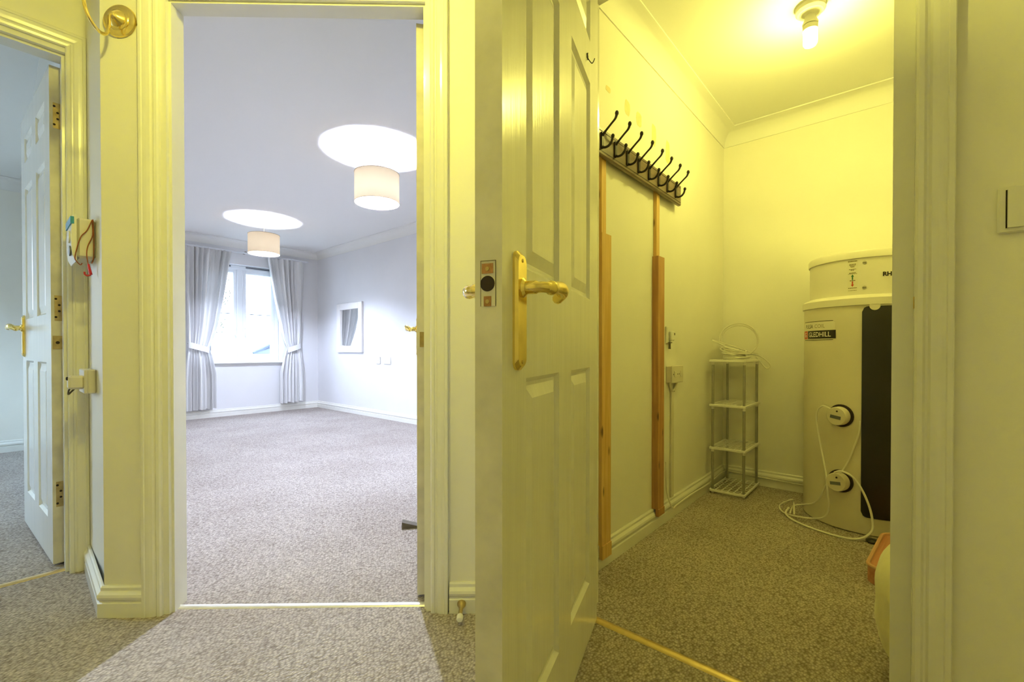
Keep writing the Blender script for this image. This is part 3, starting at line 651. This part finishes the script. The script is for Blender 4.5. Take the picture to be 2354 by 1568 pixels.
MB().bbox(-0.073, 0.073, -0.028, 0, -0.043, 0.043, 0.003).build('back_box', 'cream', parent=s2)
MB().bbox(-0.074, 0.074, -0.034, -0.027, -0.044, 0.044, 0.003).build('face_plate', 'cream', parent=s2)
MB().bbox(0.032, 0.052, -0.038, -0.033, -0.014, 0.016, 0.002).build('rocker', 'cream', parent=s2)
MB().bbox(-0.052, -0.032, -0.038, -0.033, -0.014, 0.016, 0.002).build('rocker', 'cream', parent=s2)
for x in (-0.060, -0.004, 0.018): MB().lathe([(0.0035, 0), (0.0035, 0.001)], 8, Matrix.Translation((x, -0.0338, 0.0)) @ RX).build('screw', 'wedge', parent=s2)
MB().tube(spline([(0.045, -0.012, -0.040), (0.030, -0.010, -0.066), (0.004, -0.008, -0.09)], 4), 0.0065, 8).build('cable', 'cream', parent=s2)
MB().tube(spline([(-0.055, -0.012, -0.040), (-0.040, -0.010, -0.066), (-0.012, -0.008, -0.09)], 4), 0.0065, 8).build('cable', 'cream', parent=s2)
tk = MB().bbox(2.283, 2.312, -0.012, 0, 0.098, 0.652, 0.003); tk.v = [(a - 2.298, b, c) for a, b, c in tk.v]
tag(tk.build('cable_trunking', 'cream', mw=HT(2.298, WL, 0)), 'cream plastic cable trunking running down to the skirting below the boxed switch', 'trunking')
# cables lying along the skirting
cb = MB()
pts = [(2.20, WL - 0.014, 0.30), (2.205, WL - 0.016, 0.16), (2.225, WL - 0.026, 0.088), (2.26, WL - 0.0285, 0.055), (2.32, WL - 0.0235, 0.054), (2.55, WL - 0.023, 0.058), (2.80, WL - 0.023, 0.05), (3.05, WL - 0.023, 0.062), (3.13, WL - 0.0245, 0.062), (3.158, WL - 0.032, 0.062), (3.1665, WL - 0.07, 0.060), (3.167, 0.66, 0.055), (3.167, 0.46, 0.050), (3.167, 0.30, 0.052)]
cb.tube(spline(pts, 6), 0.0038, 7); tag(cb.build('skirting_cable', 'cable', mw=HM), 'thin white cable clipped along the cupboard skirting behind the plastic rack', 'cable')
# ------------------------------------------------------------------ plastic rack
RV, RU, RW, RD = 2.985, 0.775, 0.345, 0.200       # centre v,u ; length along v, width along u
rk = thing('shelf_rack', 'four-tier white plastic lattice rack with grey posts in the cupboard corner', 'rack', HT(RV, RU, 0))
def shelf(z, nm='shelf'):
    mb = MB(); hx, hy, t, b = RW / 2, RD / 2, 0.014, 0.010
    mb.bbox(-hx, hx, -hy, -hy + b, z - t, z, 0.002); mb.bbox(-hx, hx, hy - b, hy, z - t, z, 0.002)
    mb.bbox(-hx, -hx + b, -hy + b - .001, hy - b + .001, z - t, z, 0.002); mb.bbox(hx - b, hx, -hy + b - .001, hy - b + .001, z - t, z, 0.002)
    so_ = mb.build(nm, 'plastic', parent=rk)
    nx, ny = 9, 6
    for i in range(1, nx): 
        x = -hx + RW * i / nx; MB().box(x - 0.0028, x + 0.0028, -hy + 0.008, hy - 0.008, z - 0.0055, z - 0.002).build('slat', 'plastic', parent=so_)
    for j in range(1, ny):
        y = -hy + RD * j / ny; MB().box(-hx + 0.008, hx - 0.008, y - 0.0028, y + 0.0028, z - 0.0055, z - 0.0022).build('slat', 'plastic', parent=so_)
    return so_
SZ = [0.026, 0.279, 0.535, 0.800]
for z in SZ: shelf(z)
for sx_ in (-1, 1):
    for sy_ in (-1, 1):
        x, y = sx_ * (RW / 2 - 0.024), sy_ * (RD / 2 - 0.014)
        MB().lathe([(0.0075, 0.0), (0.0075, 0.028)], 10, Matrix.Translation((x, y, 0))).build('foot', 'plastic', parent=rk)
        for a, b in zip(SZ[:-1], SZ[1:]):
            p = MB().lathe([(0.0078, a - 0.004), (0.0078, b - 0.008)], 12, Matrix.Translation((x, y, 0))).build('post', 'steel', parent=rk)
            MB().lathe([(0.0095, b - 0.030), (0.0095, b - 0.006)], 12, Matrix.Translation((x, y, 0))).build('post_collar', 'plastic', parent=p)
# coil of cable on the rack
cc = MB(); pts = []
random.seed(11)
ZT_ = SZ[-1] + 0.004
for i in range(9):
    ang0 = random.uniform(0, 0.8); ra = random.uniform(0.10, 0.135); rb = random.uniform(0.055, 0.075); ox, oy = random.uniform(-0.015, 0.015), random.uniform(-0.012, 0.012)
    tl = random.uniform(-0.03, 0.03)
    for k in range(10):
        a = ang0 + 2 * PI * k / 10; z = ZT_ + 0.004 + 0.005 * i + (0.02 + tl) * (1 + math.sin(a)) * 0.5 + random.uniform(0, 0.004)
        pts.append((ox + ra * math.cos(a), oy + rb * math.sin(a), max(ZT_, z)))
cc.tube(spline(pts, 4), 0.0039, 6)
# big upright loops and the small hanging one
def loopf(c, r, tilt, n, z0, wob):
    return [(c[0] + 0.35 * r * math.cos(a), c[1] - r * math.cos(a) * 0.95, z0 + r + r * math.sin(a) + wob * i) for i, a in enumerate([-PI / 2 + 2 * PI * q / n for q in range(n)])]
for dr, dx in ((0.104, 0.0), (0.098, 0.006)):
    cc.tube(spline([(0.05 + dx + 0.10 * math.sin(a) * 0.3, -0.005 - dr * math.sin(a), SZ[-1] + 0.015 + dr + dr * math.cos(a)) for a in [PI * 0.82 - 2 * PI * 0.86 * q / 14 for q in range(15)]], 4), 0.0039, 6)
cc.tube(spline([(-0.06, -0.03, ZT_ + 0.03), (-0.13, 0.05, ZT_ + 0.09), (-0.11, 0.10, ZT_ + 0.115), (-0.03, 0.06, ZT_ + 0.095), (0.08, -0.04, ZT_ + 0.05), (0.12, -0.10, ZT_ + 0.03)], 6), 0.0041, 6)
cc.tube(spline([(0.06, -0.05, ZT_ + 0.03), (0.125, -0.100, ZT_ + 0.02), (0.14, -0.145, ZT_ - 0.015), (0.15, -0.160, ZT_ - 0.045), (0.15, -0.140, ZT_ - 0.060), (0.145, -0.112, ZT_ - 0.03), (0.12, -0.085, ZT_ + 0.012)], 6), 0.0039, 6)
tag(cc.build('cable_coil', 'cable', mw=HT(RV, RU, 0)), 'loose coil of thin white cable lying on top of the plastic rack', 'cable')

# ------------------------------------------------------------------ hot water cylinder
CX, CY = 1.804, 2.286
gl = math.hypot(CX, CY); RZ = math.atan2(-CX, CY)
cm = Matrix.Translation((CX, CY, 0)) @ Matrix.Rotation(RZ, 4, 'Z')     # local -y faces the hall doorway
cy = thing('water_cylinder', 'tall cream hot water cylinder with a drum top and black front panel', 'water cylinder', cm)
MB().lathe([(0.262, 0), (0.270, 0.006), (0.270, 1.074)], 72).build('body', 'cyl', parent=cy)
MB().lathe([(0.2705, 1.066), (0.2765, 1.068), (0.277, 1.100), (0.270, 1.108), (0.245, 1.118)], 72).build('shoulder_ring', 'drum', parent=cy)
MB().lathe([(0.245, 1.112), (0.245, 1.292)], 72).build('drum', 'drum', parent=cy)
MB().lathe([(0.249, 1.288), (0.2515, 1.290), (0.2515, 1.318), (0.246, 1.326), (0.20, 1.330), (0.01, 1.332)], 72).build('lid', 'drum', parent=cy)
def cp(a, R, z):
    a = math.radians(a); return (R * math.sin(a), -R * math.cos(a), z)
def cpatch(name, a0, a1, z0, z1, R, t, mt, parent, n=24, rr=0.0, nz=1):
    """curved sheet on the cylinder, optional rounded corners"""
    mb = MB(); cols = []
    for i in range(n + 1):
        a = a0 + (a1 - a0) * i / n; s = math.radians(a - a0) * R; s2 = math.radians(a1 - a) * R; d = min(s, s2)
        k = rr - math.sqrt(max(0, rr * rr - (rr - d) ** 2)) if d < rr else 0
        cols.append((a, z0 + k, z1 - k))
    fr_ = [[cp(a, R + t, zz0 + (zz1 - zz0) * q / nz) for q in range(nz + 1)] for a, zz0, zz1 in cols]
    mb.grid(fr_[::-1] if False else fr_)
    bk = [[cp(a, R - 0.001, zz0), cp(a, R + t, zz0)] for a, zz0, zz1 in cols]; mb.grid(bk)
    bk = [[cp(a, R + t, zz1), cp(a, R - 0.001, zz1)] for a, zz0, zz1 in cols]; mb.grid(bk)
    return mb.build(name, mt, parent=parent)
def ctext(name, body, size, a, z, R, t, mt, parent, bold=0.0, align='CENTER', sx=1.0, rot=0):
    cu = bpy.data.curves.new('t', 'FONT'); cu.body = body; cu.size = size; cu.align_x = align; cu.align_y = 'CENTER'; cu.offset = bold; cu.resolution_u = 3
    ob = bpy.data.objects.new('t', cu); C.objects.link(ob); bpy.context.view_layer.update()
    dg = bpy.context.evaluated_depsgraph_get(); me = bpy.data.meshes.new_from_object(ob.evaluated_get(dg))
    vs = [cp(a + math.degrees(v.co.x * sx / R), R + t, z + v.co.y) for v in me.vertices]; fs = [tuple(p.vertices) for p in me.polygons]
    bpy.data.objects.remove(ob); bpy.data.meshes.remove(me); bpy.data.curves.remove(cu)
    return MB().add(vs, fs).build(name, mt, parent=parent)
# maker's badge
A0, A1 = -74.5, -27.5
bdg = cpatch('badge', A0, A1, 0.908, 1.003, 0.27, 0.0008, 'print', cy, 28, 0.010)
cpatch('badge_face', A0, A1 + 0.55, 0.911, 1.000, 0.27, 0.0011, 'label', bdg, 28, 0.008)
cpatch('badge_black', A0 + 11, A1 + 1.3, 0.9145, 0.956, 0.27, 0.0014, 'print', bdg, 20, 0.0)
cpatch('badge_red', A0, A0 + 10.2, 0.9145, 0.956, 0.27, 0.0014, 'printred', bdg, 8, 0.0)
ctext('lettering', 'G', 0.034, A0 + 5.4, 0.935, 0.27, 0.0018, 'printwhite', bdg, 0.001)
ctext('lettering', 'GLEDHILL', 0.034, -46.0, 0.935, 0.27, 0.0018, 'printwhite', bdg, 0.0003, sx=0.94)
ctext('lettering', 'PULSA', 0.027, -68.5, 0.977, 0.27, 0.0015, 'print', bdg, 0.0003, 'LEFT', 0.92)
ctext('lettering', 'COIL', 0.027, -51.0, 0.977, 0.27, 0.0015, 'printgrey', bdg, -0.0003, 'LEFT', 1.05)
# instruction label on the drum
RD_ = 0.245
ins = cpatch('instruction_label', -18.2, -8.6, 1.128, 1.284, RD_, 0.0005, 'label', cy, 10, 0.003)
random.seed(4)
for z, hw, h in ((1.2775, 4.1, 0.0050), (1.2640, 3.0, 0.0030), (1.2595, 2.9, 0.0030), (1.2550, 2.2, 0.0030), (1.2505, 1.6, 0.0030), (1.2400, 3.2, 0.0030), (1.2355, 1.7, 0.0030), (1.2225, 3.0, 0.0046), (1.2180, 4.1, 0.0018), (1.1865, 2.5, 0.0044), (1.1515, 3.9, 0.0036), (1.1400, 3.8, 0.0022)):
    x = -13.4 - hw                                   # print too small to read in the photo: broken dashes
    while x < -13.4 + hw - 0.2:
        w_ = min(random.uniform(0.7, 1.8), -13.4 + hw - x); cpatch('print_line', x, x + w_, z - h / 2, z + h / 2, RD_, 0.0009, 'printgrey', ins, 2); x += w_ + 0.28
def carrow(a, z0, z1, mt):
    mb = MB(); d = 1 if z1 > z0 else -1; w1, w2, h = 0.0026, 0.0062, 0.011
    P = [(-w1, z0), (w1, z0), (w1, z1 - d * h), (w2, z1 - d * h), (0, z1), (-w2, z1 - d * h), (-w1, z1 - d * h)]
    mb.add([cp(a + math.degrees(x / RD_), RD_ + 0.001, z) for x, z in P], [tuple(range(7)) if d > 0 else tuple(range(7))[::-1]]); mb.build('arrow', mt, parent=ins)
carrow(-13.4, 1.190, 1.216, 'printgreen'); carrow(-13.4, 1.183, 1.157, 'printred')
for z in (1.266, 1.150):
    s_ = MB().lathe([(0.0085, 0), (0.0085, 0.003), (0.005, 0.004)], 14, Matrix.Translation(cp(-2.8, RD_ - 0.001, z)) @ Matrix.Rotation(math.radians(-2.8), 4, 'Z') @ RX).build('screw', 'screw', parent=cy)
    MB().box(-0.006, 0.006, -0.0046, -0.0036, -0.0012, 0.0012).build('screw_slot', 'hole', parent=s_, mw=Matrix.Translation(cp(-2.8, RD_ - 0.001, z)) @ Matrix.Rotation(math.radians(-2.8), 4, 'Z'))
ctext('lettering', 'RH', 0.026, 16.6, 1.206, RD_, 0.0008, 'print', cy, 0.0011)
# black panel
cpatch('black_panel', -4.2, 62, 0.085, 1.060, 0.27, 0.0045, 'blackplastic', cy, 40, 0.025, 12)
nt_ = MB(); nt_.lathe([(0.020, 0), (0.020, 0.002)], 20, Matrix.Translation(cp(5.5, 0.2735, 1.061)) @ Matrix.Rotation(math.radians(5.5), 4, 'Z') @ RX); nt_.build('finger_notch', 'cyl', parent=cy)
# immersion heater caps
for z, tw in ((0.545, 0.5), (0.232, -0.4)):
    im = Matrix.Translation(cp(-21.2, 0.266, z)) @ Matrix.Rotation(math.radians(-21.2), 4, 'Z')
    g = MB().lathe([(0.052, 0), (0.054, 0.003), (0.052, 0.012), (0.040, 0.013)], 28, im @ RX).build('gasket', 'hole', parent=cy)
    c_ = MB().lathe([(0.043, 0.008), (0.044, 0.012), (0.0435, 0.046), (0.040, 0.051), (0.004, 0.0515)], 32, im @ RX).build('heater_cap', 'cyl', parent=cy)
    b = MB().box(-0.024, 0.020, -0.0525, -0.051, -0.012, 0.003); b.build('print_strip', 'grey', parent=c_, mw=im @ Matrix.Rotation(tw * 0.3, 4, 'Y'))
    b = MB().lathe([(0.004, 0), (0.004, 0.002)], 10, Matrix.Translation((0.004, -0.051, 0.024)) @ RX); b.build('screw', 'hole', parent=c_, mw=im)
# flexes looping from the caps to the floor
def flex(name, L_, r, label):
    pts = [cp(a, R_, z) for a, R_, z in L_]; return MB().tube(spline(pts, 7), r, 7).build(name, 'cable', parent=cy)
flex('flex', [(-26, 0.305, 0.575), (-34, 0.305, 0.585), (-40.5, 0.300, 0.545), (-41, 0.292, 0.47), (-37, 0.288, 0.36), (-31, 0.300, 0.26), (-27, 0.322, 0.18), (-26.5, 0.315, 0.10), (-33, 0.31, 0.040), (-50, 0.345, 0.012), (-62, 0.385, 0.006), (-68, 0.39, 0.03), (-62, 0.35, 0.075), (-66, 0.33, 0.055), (-58, 0.345, 0.006)], 0.0042, '')
flex('flex', [(-22, 0.318, 0.278), (-16, 0.325, 0.292), (-8, 0.325, 0.270), (-1, 0.325, 0.20), (3.5, 0.325, 0.11), (3, 0.345, 0.045), (-6, 0.375, 0.008), (-22, 0.390, 0.005), (-42, 0.395, 0.005), (-58, 0.385, 0.008), (-64, 0.355, 0.03)], 0.0048, '')
flex('flex', [(-5.0, 0.2755, 0.53), (-6, 0.2755, 0.47), (-10, 0.276, 0.40), (-13, 0.277, 0.35), (-17, 0.284, 0.30), (-19, 0.30, 0.275)], 0.0036, '')
flex('flex', [(-27, 0.305, 0.225), (-33, 0.292, 0.19), (-39, 0.285, 0.13), (-48, 0.282, 0.085), (-58, 0.300, 0.060), (-66, 0.33, 0.035), (-60, 0.36, 0.006)], 0.0042, '')
# small black thing by the base
bt_ = thing('black_item', 'small glossy black item on the carpet at the foot of the water cylinder', 'household item', Matrix.Translation((1.606, 2.000, 0)) @ Matrix.Scale(0.55, 4) @ Matrix.Rotation(math.radians(-30), 4, 'Z'))
MB().sphere((0, 0, 0.014), 0.045, 16, 0.42).build('body', 'blackplastic', parent=bt_)
MB().tube([(-0.03, -0.03, 0.010), (0.0, -0.042, 0.011), (0.03, -0.03, 0.010)], 0.009, 8).build('strap', 'black', parent=bt_)
# ceiling lamp in the cupboard
lv_, lu_ = 2.237, 0.298
cl = thing('batten_lamp', 'white ceiling batten holder with a bare lit energy-saving bulb', 'ceiling lamp', HT(lv_, lu_, CEIL))
MB().lathe([(0.058, 0.001), (0.058, -0.004), (0.054, -0.006), (0.054, -0.022), (0.046, -0.032), (0.024, -0.036), (0.018, -0.042)], 32).build('ceiling_rose', 'plastic', parent=cl)
MB().lathe([(0.017, -0.036), (0.021, -0.052), (0.027, -0.070), (0.0285, -0.072), (0.0285, -0.079), (0.024, -0.080)], 24).build('lamp_holder', 'plastic', parent=cl)
MB().lathe([(0.022, -0.078), (0.027, -0.084), (0.027, -0.102), (0.024, -0.104)], 24).build('bulb_base', 'plastic', parent=cl)
MB().lathe([(0.023, -0.103), (0.0255, -0.108), (0.0255, -0.155), (0.021, -0.164), (0.008, -0.168)], 20).build('bulb', 'cflglow', parent=cl)

# ------------------------------------------------------------------ cushion and tray at the right of the cupboard
pm = HT(1.56, -0.112, 0)
pl = MB(); P = []; n1, n2 = 28, 30
for j in range(n1 + 1):
    t = j / n1; z = 0.002 + 0.415 * t
    prof = max(0.02, math.sin(PI * min(1, (t * 0.93 + 0.045)))) ** 0.42
    row = []
    for i in range(n2):
        a = 2 * PI * i / n2; ca, sa = math.cos(a), math.sin(a)
        wr = 1 + 0.02 * math.sin(17 * t + 1.5 * a) + 0.030 * math.sin(5 * a + 9 * t) * math.sin(PI * t) + 0.022 * math.sin(11 * t + 3 * a) + (0.03 * math.sin(22 * t + 2 * a) if t < 0.35 else 0)
        row.append((0.175 * prof * wr * (abs(ca) ** 0.8) * (1 if ca > 0 else -1), 0.172 * prof * wr * (abs(sa) ** 0.8) * (1 if sa > 0 else -1) - 0.012 * t * t, z))
    row.append(row[0]); P.append(row)
pl.grid(P); pl.add(P[0][:-1], [tuple(range(n2))[::-1]]); pl.add(P[-1][:-1], [tuple(range(n2))])
tag(pl.build('cushion', 'pillow', mw=pm, angle=80), 'plump cream fabric cushion stood on the carpet just inside the cupboard doorway', 'cushion')
ty = thing('tray', 'salmon-coloured shallow tray with rounded corners lying on the carpet behind the cushion', 'tray', HT(2.10, 0.100, 0.0, math.radians(-5)))
def slab(w_, d_, r_, z0, z1, mt, nm, par):
    poly = rrect(w_, d_, r_, 7, w_ / 2, -d_ / 2); n = len(poly); mb = MB(); mb.add([(x, y, z0) for x, y in poly] + [(x, y, z1) for x, y in poly], [tuple(range(n))[::-1], tuple(range(n, 2 * n))] + [(i, (i + 1) % n, n + (i + 1) % n, n + i) for i in range(n)]); return mb.build(nm, mt, parent=par)
slab(0.45, 0.34, 0.055, 0.0, 0.060, 'tray', 'base', ty)
lp = rrect(0.446, 0.336, 0.053, 7, 0.225, -0.17); rm = MB(); rm.tube([(x, y, 0.062) for x, y in lp], 0.007, 8, closed=True); rm.build('rim', 'traylip', parent=ty)

# ================================================================== LIVING ROOM THINGS
def curtain(name, v0, v1, tv0, tv1, bv0, bv1, label, nple, outer, seed):
    random.seed(seed)
    ZT2, ZB, ZTIE = 2.1215, 0.118, 0.885; yb = 6.62 - 0.075
    e = thing(name, label, 'curtain', HT((v0 + v1) / 2, yb, ZB), 'curtains at the living room window')
    nz, nx = 46, 110; P = []; c0 = (v0 + v1) / 2; ph = [random.uniform(-0.5, 0.5) for _ in range(nple + 2)]; pr = [random.uniform(0.45, 1.25) for _ in range(nple + 2)]
    for j in range(nz + 1):
        z = ZB + (ZT2 - ZB) * j / nz
        if z > ZTIE:
            t = (z - ZTIE) / (ZT2 - ZTIE); k = t ** 0.80; e_in = t ** 0.70 
            a = tv0 + (v0 - tv0) * (k if outer == 1 else e_in if outer == -1 else k); b = tv1 + (v1 - tv1) * (e_in if outer == 1 else k)
            # swelling just above the tie
        else:
            t = (ZTIE - z) / (ZTIE - ZB); k = min(1, t * 2.2) ** 0.7; a = tv0 + (bv0 - tv0) * k; b = tv1 + (bv1 - tv1) * k
        tt = abs(z - ZTIE) / 0.3; amp = 0.016 + 0.028 * min(1, tt)
        if z > 2.03: amp *= 1.0 + 0.0 * z
        row = []
        for i in range(nx + 1):
            s = i / nx; ss = max(0, min(1, s + 0.022 * math.sin(2 * PI * s * 2 + seed) + 0.012 * math.sin(2 * PI * s * 5 + 2 * seed)))
            q = 2 * PI * nple * ss
            wv = math.cos(q) + 0.35 * math.cos(2 * q + ph[int(s * nple)] * 2)
            if z > 2.0: # pinch pleats at the heading
                pk = max(0, math.cos(q)) ** 6; wv = wv * (1 - (z - 2.0) / 0.14) + (2.2 * pk - 0.6) * ((z - 2.0) / 0.14)
            x = a + (b - a) * s + 0.006 * math.sin(q + 1.2) * min(1, tt)
            zz = z + (0.008 * math.sin(q * 0.5 + seed) if j == 0 else 0)
            pa = pr[min(nple, int(ss * nple + 0.5))]; row.append((x - c0, max(-0.068, min(0.068, -amp * wv * pa)), zz - ZB))
        P.append(row)
    MB().grid(P).build('fabric', 'curtain', parent=e, angle=80)
    # tieback band
    n = 28; tb = MB(); G = []
    cxx, hw = (tv0 + tv1) / 2 - c0, (tv1 - tv0) / 2 + 0.006
    for i in range(n + 1):
        a = 2 * PI * i / n; x = cxx + hw * math.cos(a); y = -0.048 * math.sin(a); sl = (-0.035 if outer == 1 else 0.035) * math.cos(a)
        G.append([(x, y, ZTIE - ZB + sl + dz) for dz in (-0.036, -0.02, 0.0, 0.02, 0.036)])
    tb.grid(G); tb.build('tieback', 'curtain', parent=e, angle=60)
    MB().tube([(0, 0.07, 0), (0, 0.02, 0), (0, 0.0, 0.01)], 0.005, 8).build('tieback_hook', 'black', parent=e, mw=Matrix.Translation(((tv0 - c0 + 0.012) if outer == 1 else (tv1 - c0 - 0.012), 0.008, ZTIE - ZB + (0.05))))
    return e
curtain('curtain', 1.52, 2.00, 1.555, 1.765, 1.515, 1.83, 'white pleated curtain with tieback on the window side away from the mirror wall', 8, 1, 3)
curtain('curtain', 2.44, 2.955, 2.715, 2.895, 2.61, 2.945, 'white pleated curtain with tieback on the window side next to the mirror wall', 8, -1, 5)
rl = thing('curtain_rail', 'thin white curtain track fixed above the living room window', 'curtain rail', HT(2.24, 6.62 - 0.075, 2.12))
MB().bbox(-0.76, 0.76, -0.008, 0.008, 0.0, 0.022, 0.003).build('track', 'upvc', parent=rl)
for x in (-0.6, -0.05, 0.55): MB().bbox(x - 0.012, x + 0.012, -0.006, 0.075, 0.006, 0.03, 0.002).build('bracket', 'wedge' if x == -0.05 else 'upvc', parent=rl)
for x in (-0.762, 0.762): MB().bbox(x - 0.008, x + 0.008, -0.011, 0.011, -0.003, 0.025, 0.003).build('end_stop', 'grey' if x < 0 else 'upvc', parent=rl)

def pendant(v, u, label, glow='pendglow'):
    e = thing('pendant_lamp', label, 'pendant lamp', HT(v, u, CEIL), 'drum pendants on the living room ceiling')
    MB().lathe([(0.046, 0.001), (0.046, -0.012), (0.040, -0.022), (0.012, -0.026), (0.006, -0.032)], 28).build('ceiling_rose', 'plastic', parent=e)
    MB().tube([(0, 0, -0.028), (0, 0, -0.20)], 0.0032, 8).build('flex', 'plastic', parent=e)
    R_, z0, z1 = 0.156, -0.372, -0.162
    sd = MB().lathe([(R_, z0), (R_, z0 + 0.004), (R_, z1 - 0.004), (R_, z1)], 56, caps=False).build('shade', 'shade', parent=e)
    for z in (z0, z1): MB().tube([(R_ * math.cos(a), R_ * math.sin(a), z) for a in [2 * PI * i / 48 for i in range(48)]], 0.0022, 6, closed=True).build('rim_ring', 'rim', parent=sd)
    sp_ = MB(); 
    for i in range(3):
        a = 2 * PI * i / 3 + 0.4; sp_.tube([(0.02 * math.cos(a), 0.02 * math.sin(a), z1 - 0.03), (R_ * math.cos(a), R_ * math.sin(a), z1)], 0.0013, 6)
    sp_.tube([(0.021 * math.cos(a), 0.021 * math.sin(a), z1 - 0.03) for a in [2 * PI * i / 20 for i in range(20)]], 0.0015, 6, closed=True); sp_.build('spider_ring', 'upvc', parent=sd)
    MB().lathe([(0.012, -0.185), (0.017, -0.195), (0.018, -0.250), (0.016, -0.256)], 18).build('lamp_holder', 'plastic', parent=e)
    MB().sphere((0, 0, -0.290), 0.030, 16).build('bulb', glow, parent=e)
    return e
pendant(1.826, 2.875, 'lit cream drum pendant lamp nearer the doorway, hanging in the middle of the living room')
pendant(1.97, 5.34, 'lit cream drum pendant lamp hanging in front of the curtained window', 'pendglow2')
pendant(-1.7, 4.7, 'unseen drum pendant added to brighten the bedroom behind the white panelled door', 'bedfill')  # added out of view to lift the bedroom walls and door

mr = thing('wall_mirror', 'small rectangular mirror in a wide white frame on the living room wall', 'mirror', HT(3.19, 5.675, 1.16))
u0, u1, z0, z1, fw, th = -0.325, 0.325, -0.336, 0.336, 0.088, 0.030
for (a, b, c, d) in ((u0, u0 + fw, z0, z1), (u1 - fw, u1, z0, z1), (u0 + fw, u1 - fw, z0, z0 + fw), (u0 + fw, u1 - fw, z1 - fw, z1)):
    MB().bbox(-th, 0, a, b, c, d, 0.003).build('frame_rail', 'frame', parent=mr)
MB().box(-0.012, -0.010, u0 + fw - 0.002, u1 - fw + 0.002, z0 + fw - 0.002, z1 - fw + 0.002).build('mirror_glass', 'mirror', parent=mr)
MB().box(-0.010, 0, u0 + 0.02, u1 - 0.02, z0 + 0.02, z1 - 0.02).build('backing', 'wedge', parent=mr)
for (nm, u_, hw, lab) in (('telephone_socket', 4.997, 0.043, 'small square white outlet on the living room wall below the mirror'), ('wall_socket', 4.80, 0.073, 'white double socket on the living room wall beside the small square outlet')):
    t = thing(nm, lab, 'socket', HT(3.19, u_, 0.724))
    MB().bbox(-0.012, 0, -hw, hw, -0.043, 0.043, 0.003).build('face_plate', 'plastic', parent=t)
    for s in ((0,) if hw < 0.05 else (-0.036, 0.036)):
        MB().bbox(-0.016, -0.011, s - 0.012, s + 0.012, -0.012, 0.012, 0.002).build('module', 'cream', parent=t)

# ================================================================== OUTSIDE
struct(MB().box(-25, 25, 7.2, 60, -3.2, -3.0).build('ground_lawn', 'skygrass', mw=HM), 'lawn far below the windows', 'lawn')
nh = thing('neighbour_house', 'slate-roofed house seen low through the right window pane', 'house', Matrix.Translation((-4.9, 14.6, -3.0)) @ Matrix.Rotation(math.radians(10), 4, 'Z'))
MB().box(-2.9, 2.9, 0.2, 4.6, 0, 3.75).build('wall', 'render', parent=nh)
rf = MB(); ez, rz_, hx, hy0, hy1 = 3.70, 5.55, 3.2, -0.05, 4.85
rf.add([(-hx, hy0, ez), (hx, hy0, ez), (hx, hy1, ez), (-hx, hy1, ez), (-0.4, 2.4, rz_), (0.4, 2.4, rz_)], [(0, 1, 5, 4), (1, 2, 5), (2, 3, 4, 5), (3, 0, 4), (3, 2, 1, 0)]); ro_ = rf.build('roof', 'slate', parent=nh)
for i in range(9):
    t0 = i / 9; 
    def rp(s, t): # front slope point
        xl = -hx + (hx - 0.4) * t; xr = hx - (hx - 0.4) * t; return (xl + (xr - xl) * s, hy0 + (2.4 - hy0) * t, ez + (rz_ - ez) * t)
    a, b = rp(0, t0), rp(1, t0); c, d = rp(1, t0 + 1 / 9), rp(0, t0 + 1 / 9)
    MB().add([(a[0], a[1] - 0.02, a[2] + 0.045), (b[0], b[1] - 0.02, b[2] + 0.045), (c[0], c[1], c[2] + 0.008), (d[0], d[1], d[2] + 0.008), (a[0], a[1] - 0.02, a[2]), (b[0], b[1] - 0.02, b[2])], [(0, 1, 2, 3), (4, 5, 1, 0)]).build('slate_course', 'slate', parent=ro_)
MB().tube([(-hx, hy0, ez + 0.04), (-0.4, 2.4, rz_ + 0.04)], 0.06, 6).build('hip_tile', 'slate', parent=ro_)
random.seed(21)
tr = thing('tree', 'thin dark leafy tree outside the left window pane', 'tree', Matrix.Translation((-6.38, 9.9, -3.0)))
tb = MB(); tb.tube(spline([(-0.35, 0, 0), (-0.30, 0, 2.0), (-0.36, 0.05, 3.6), (-0.30, 0.05, 5.2), (-0.28, 0, 6.4)], 4), [0.11 - 0.004 * i for i in range(17)], 8)
tips = []
for (p0, p1) in (((-0.30, 0, 5.0), (0.42, -0.1, 5.75)), ((-0.33, 0, 4.4), (0.15, 0.1, 5.15)), ((-0.33, 0, 3.3), (0.30, 0, 3.70)), ((-0.33, 0, 3.0), (0.45, 0.1, 3.35)), ((-0.3, 0, 3.9), (-0.05, 0, 4.5))):
    mid = tuple((p0[i] + p1[i]) / 2 + (0.06 if i == 2 else 0) for i in range(3)); L_ = spline([p0, mid, p1], 6); tb.tube(L_, [0.012 - 0.0007 * i for i in range(len(L_))], 6); tips.append(L_)
tb.build('trunk', 'bark', parent=tr)
lf = MB()
for L_ in tips:
    for p in L_[6:]:
        for _ in range(4):
            c = Vector((p[0] + random.gauss(0, 0.06), p[1] + random.gauss(0, 0.1), p[2] + random.gauss(0, 0.05))); d = Vector((random.gauss(0, 1), random.gauss(0, 1), random.gauss(0, 1))).normalized() * 0.035; e_ = d.orthogonal().normalized() * 0.014
            lf.add([c - d, c + e_ + Vector((0, 0, 0.003)), c + d, c - e_ + Vector((0, 0, 0.003))], [(0, 1, 2, 3)])
fl_ = lf.build('foliage', 'leaf', parent=tr); fl_['kind'] = 'stuff'
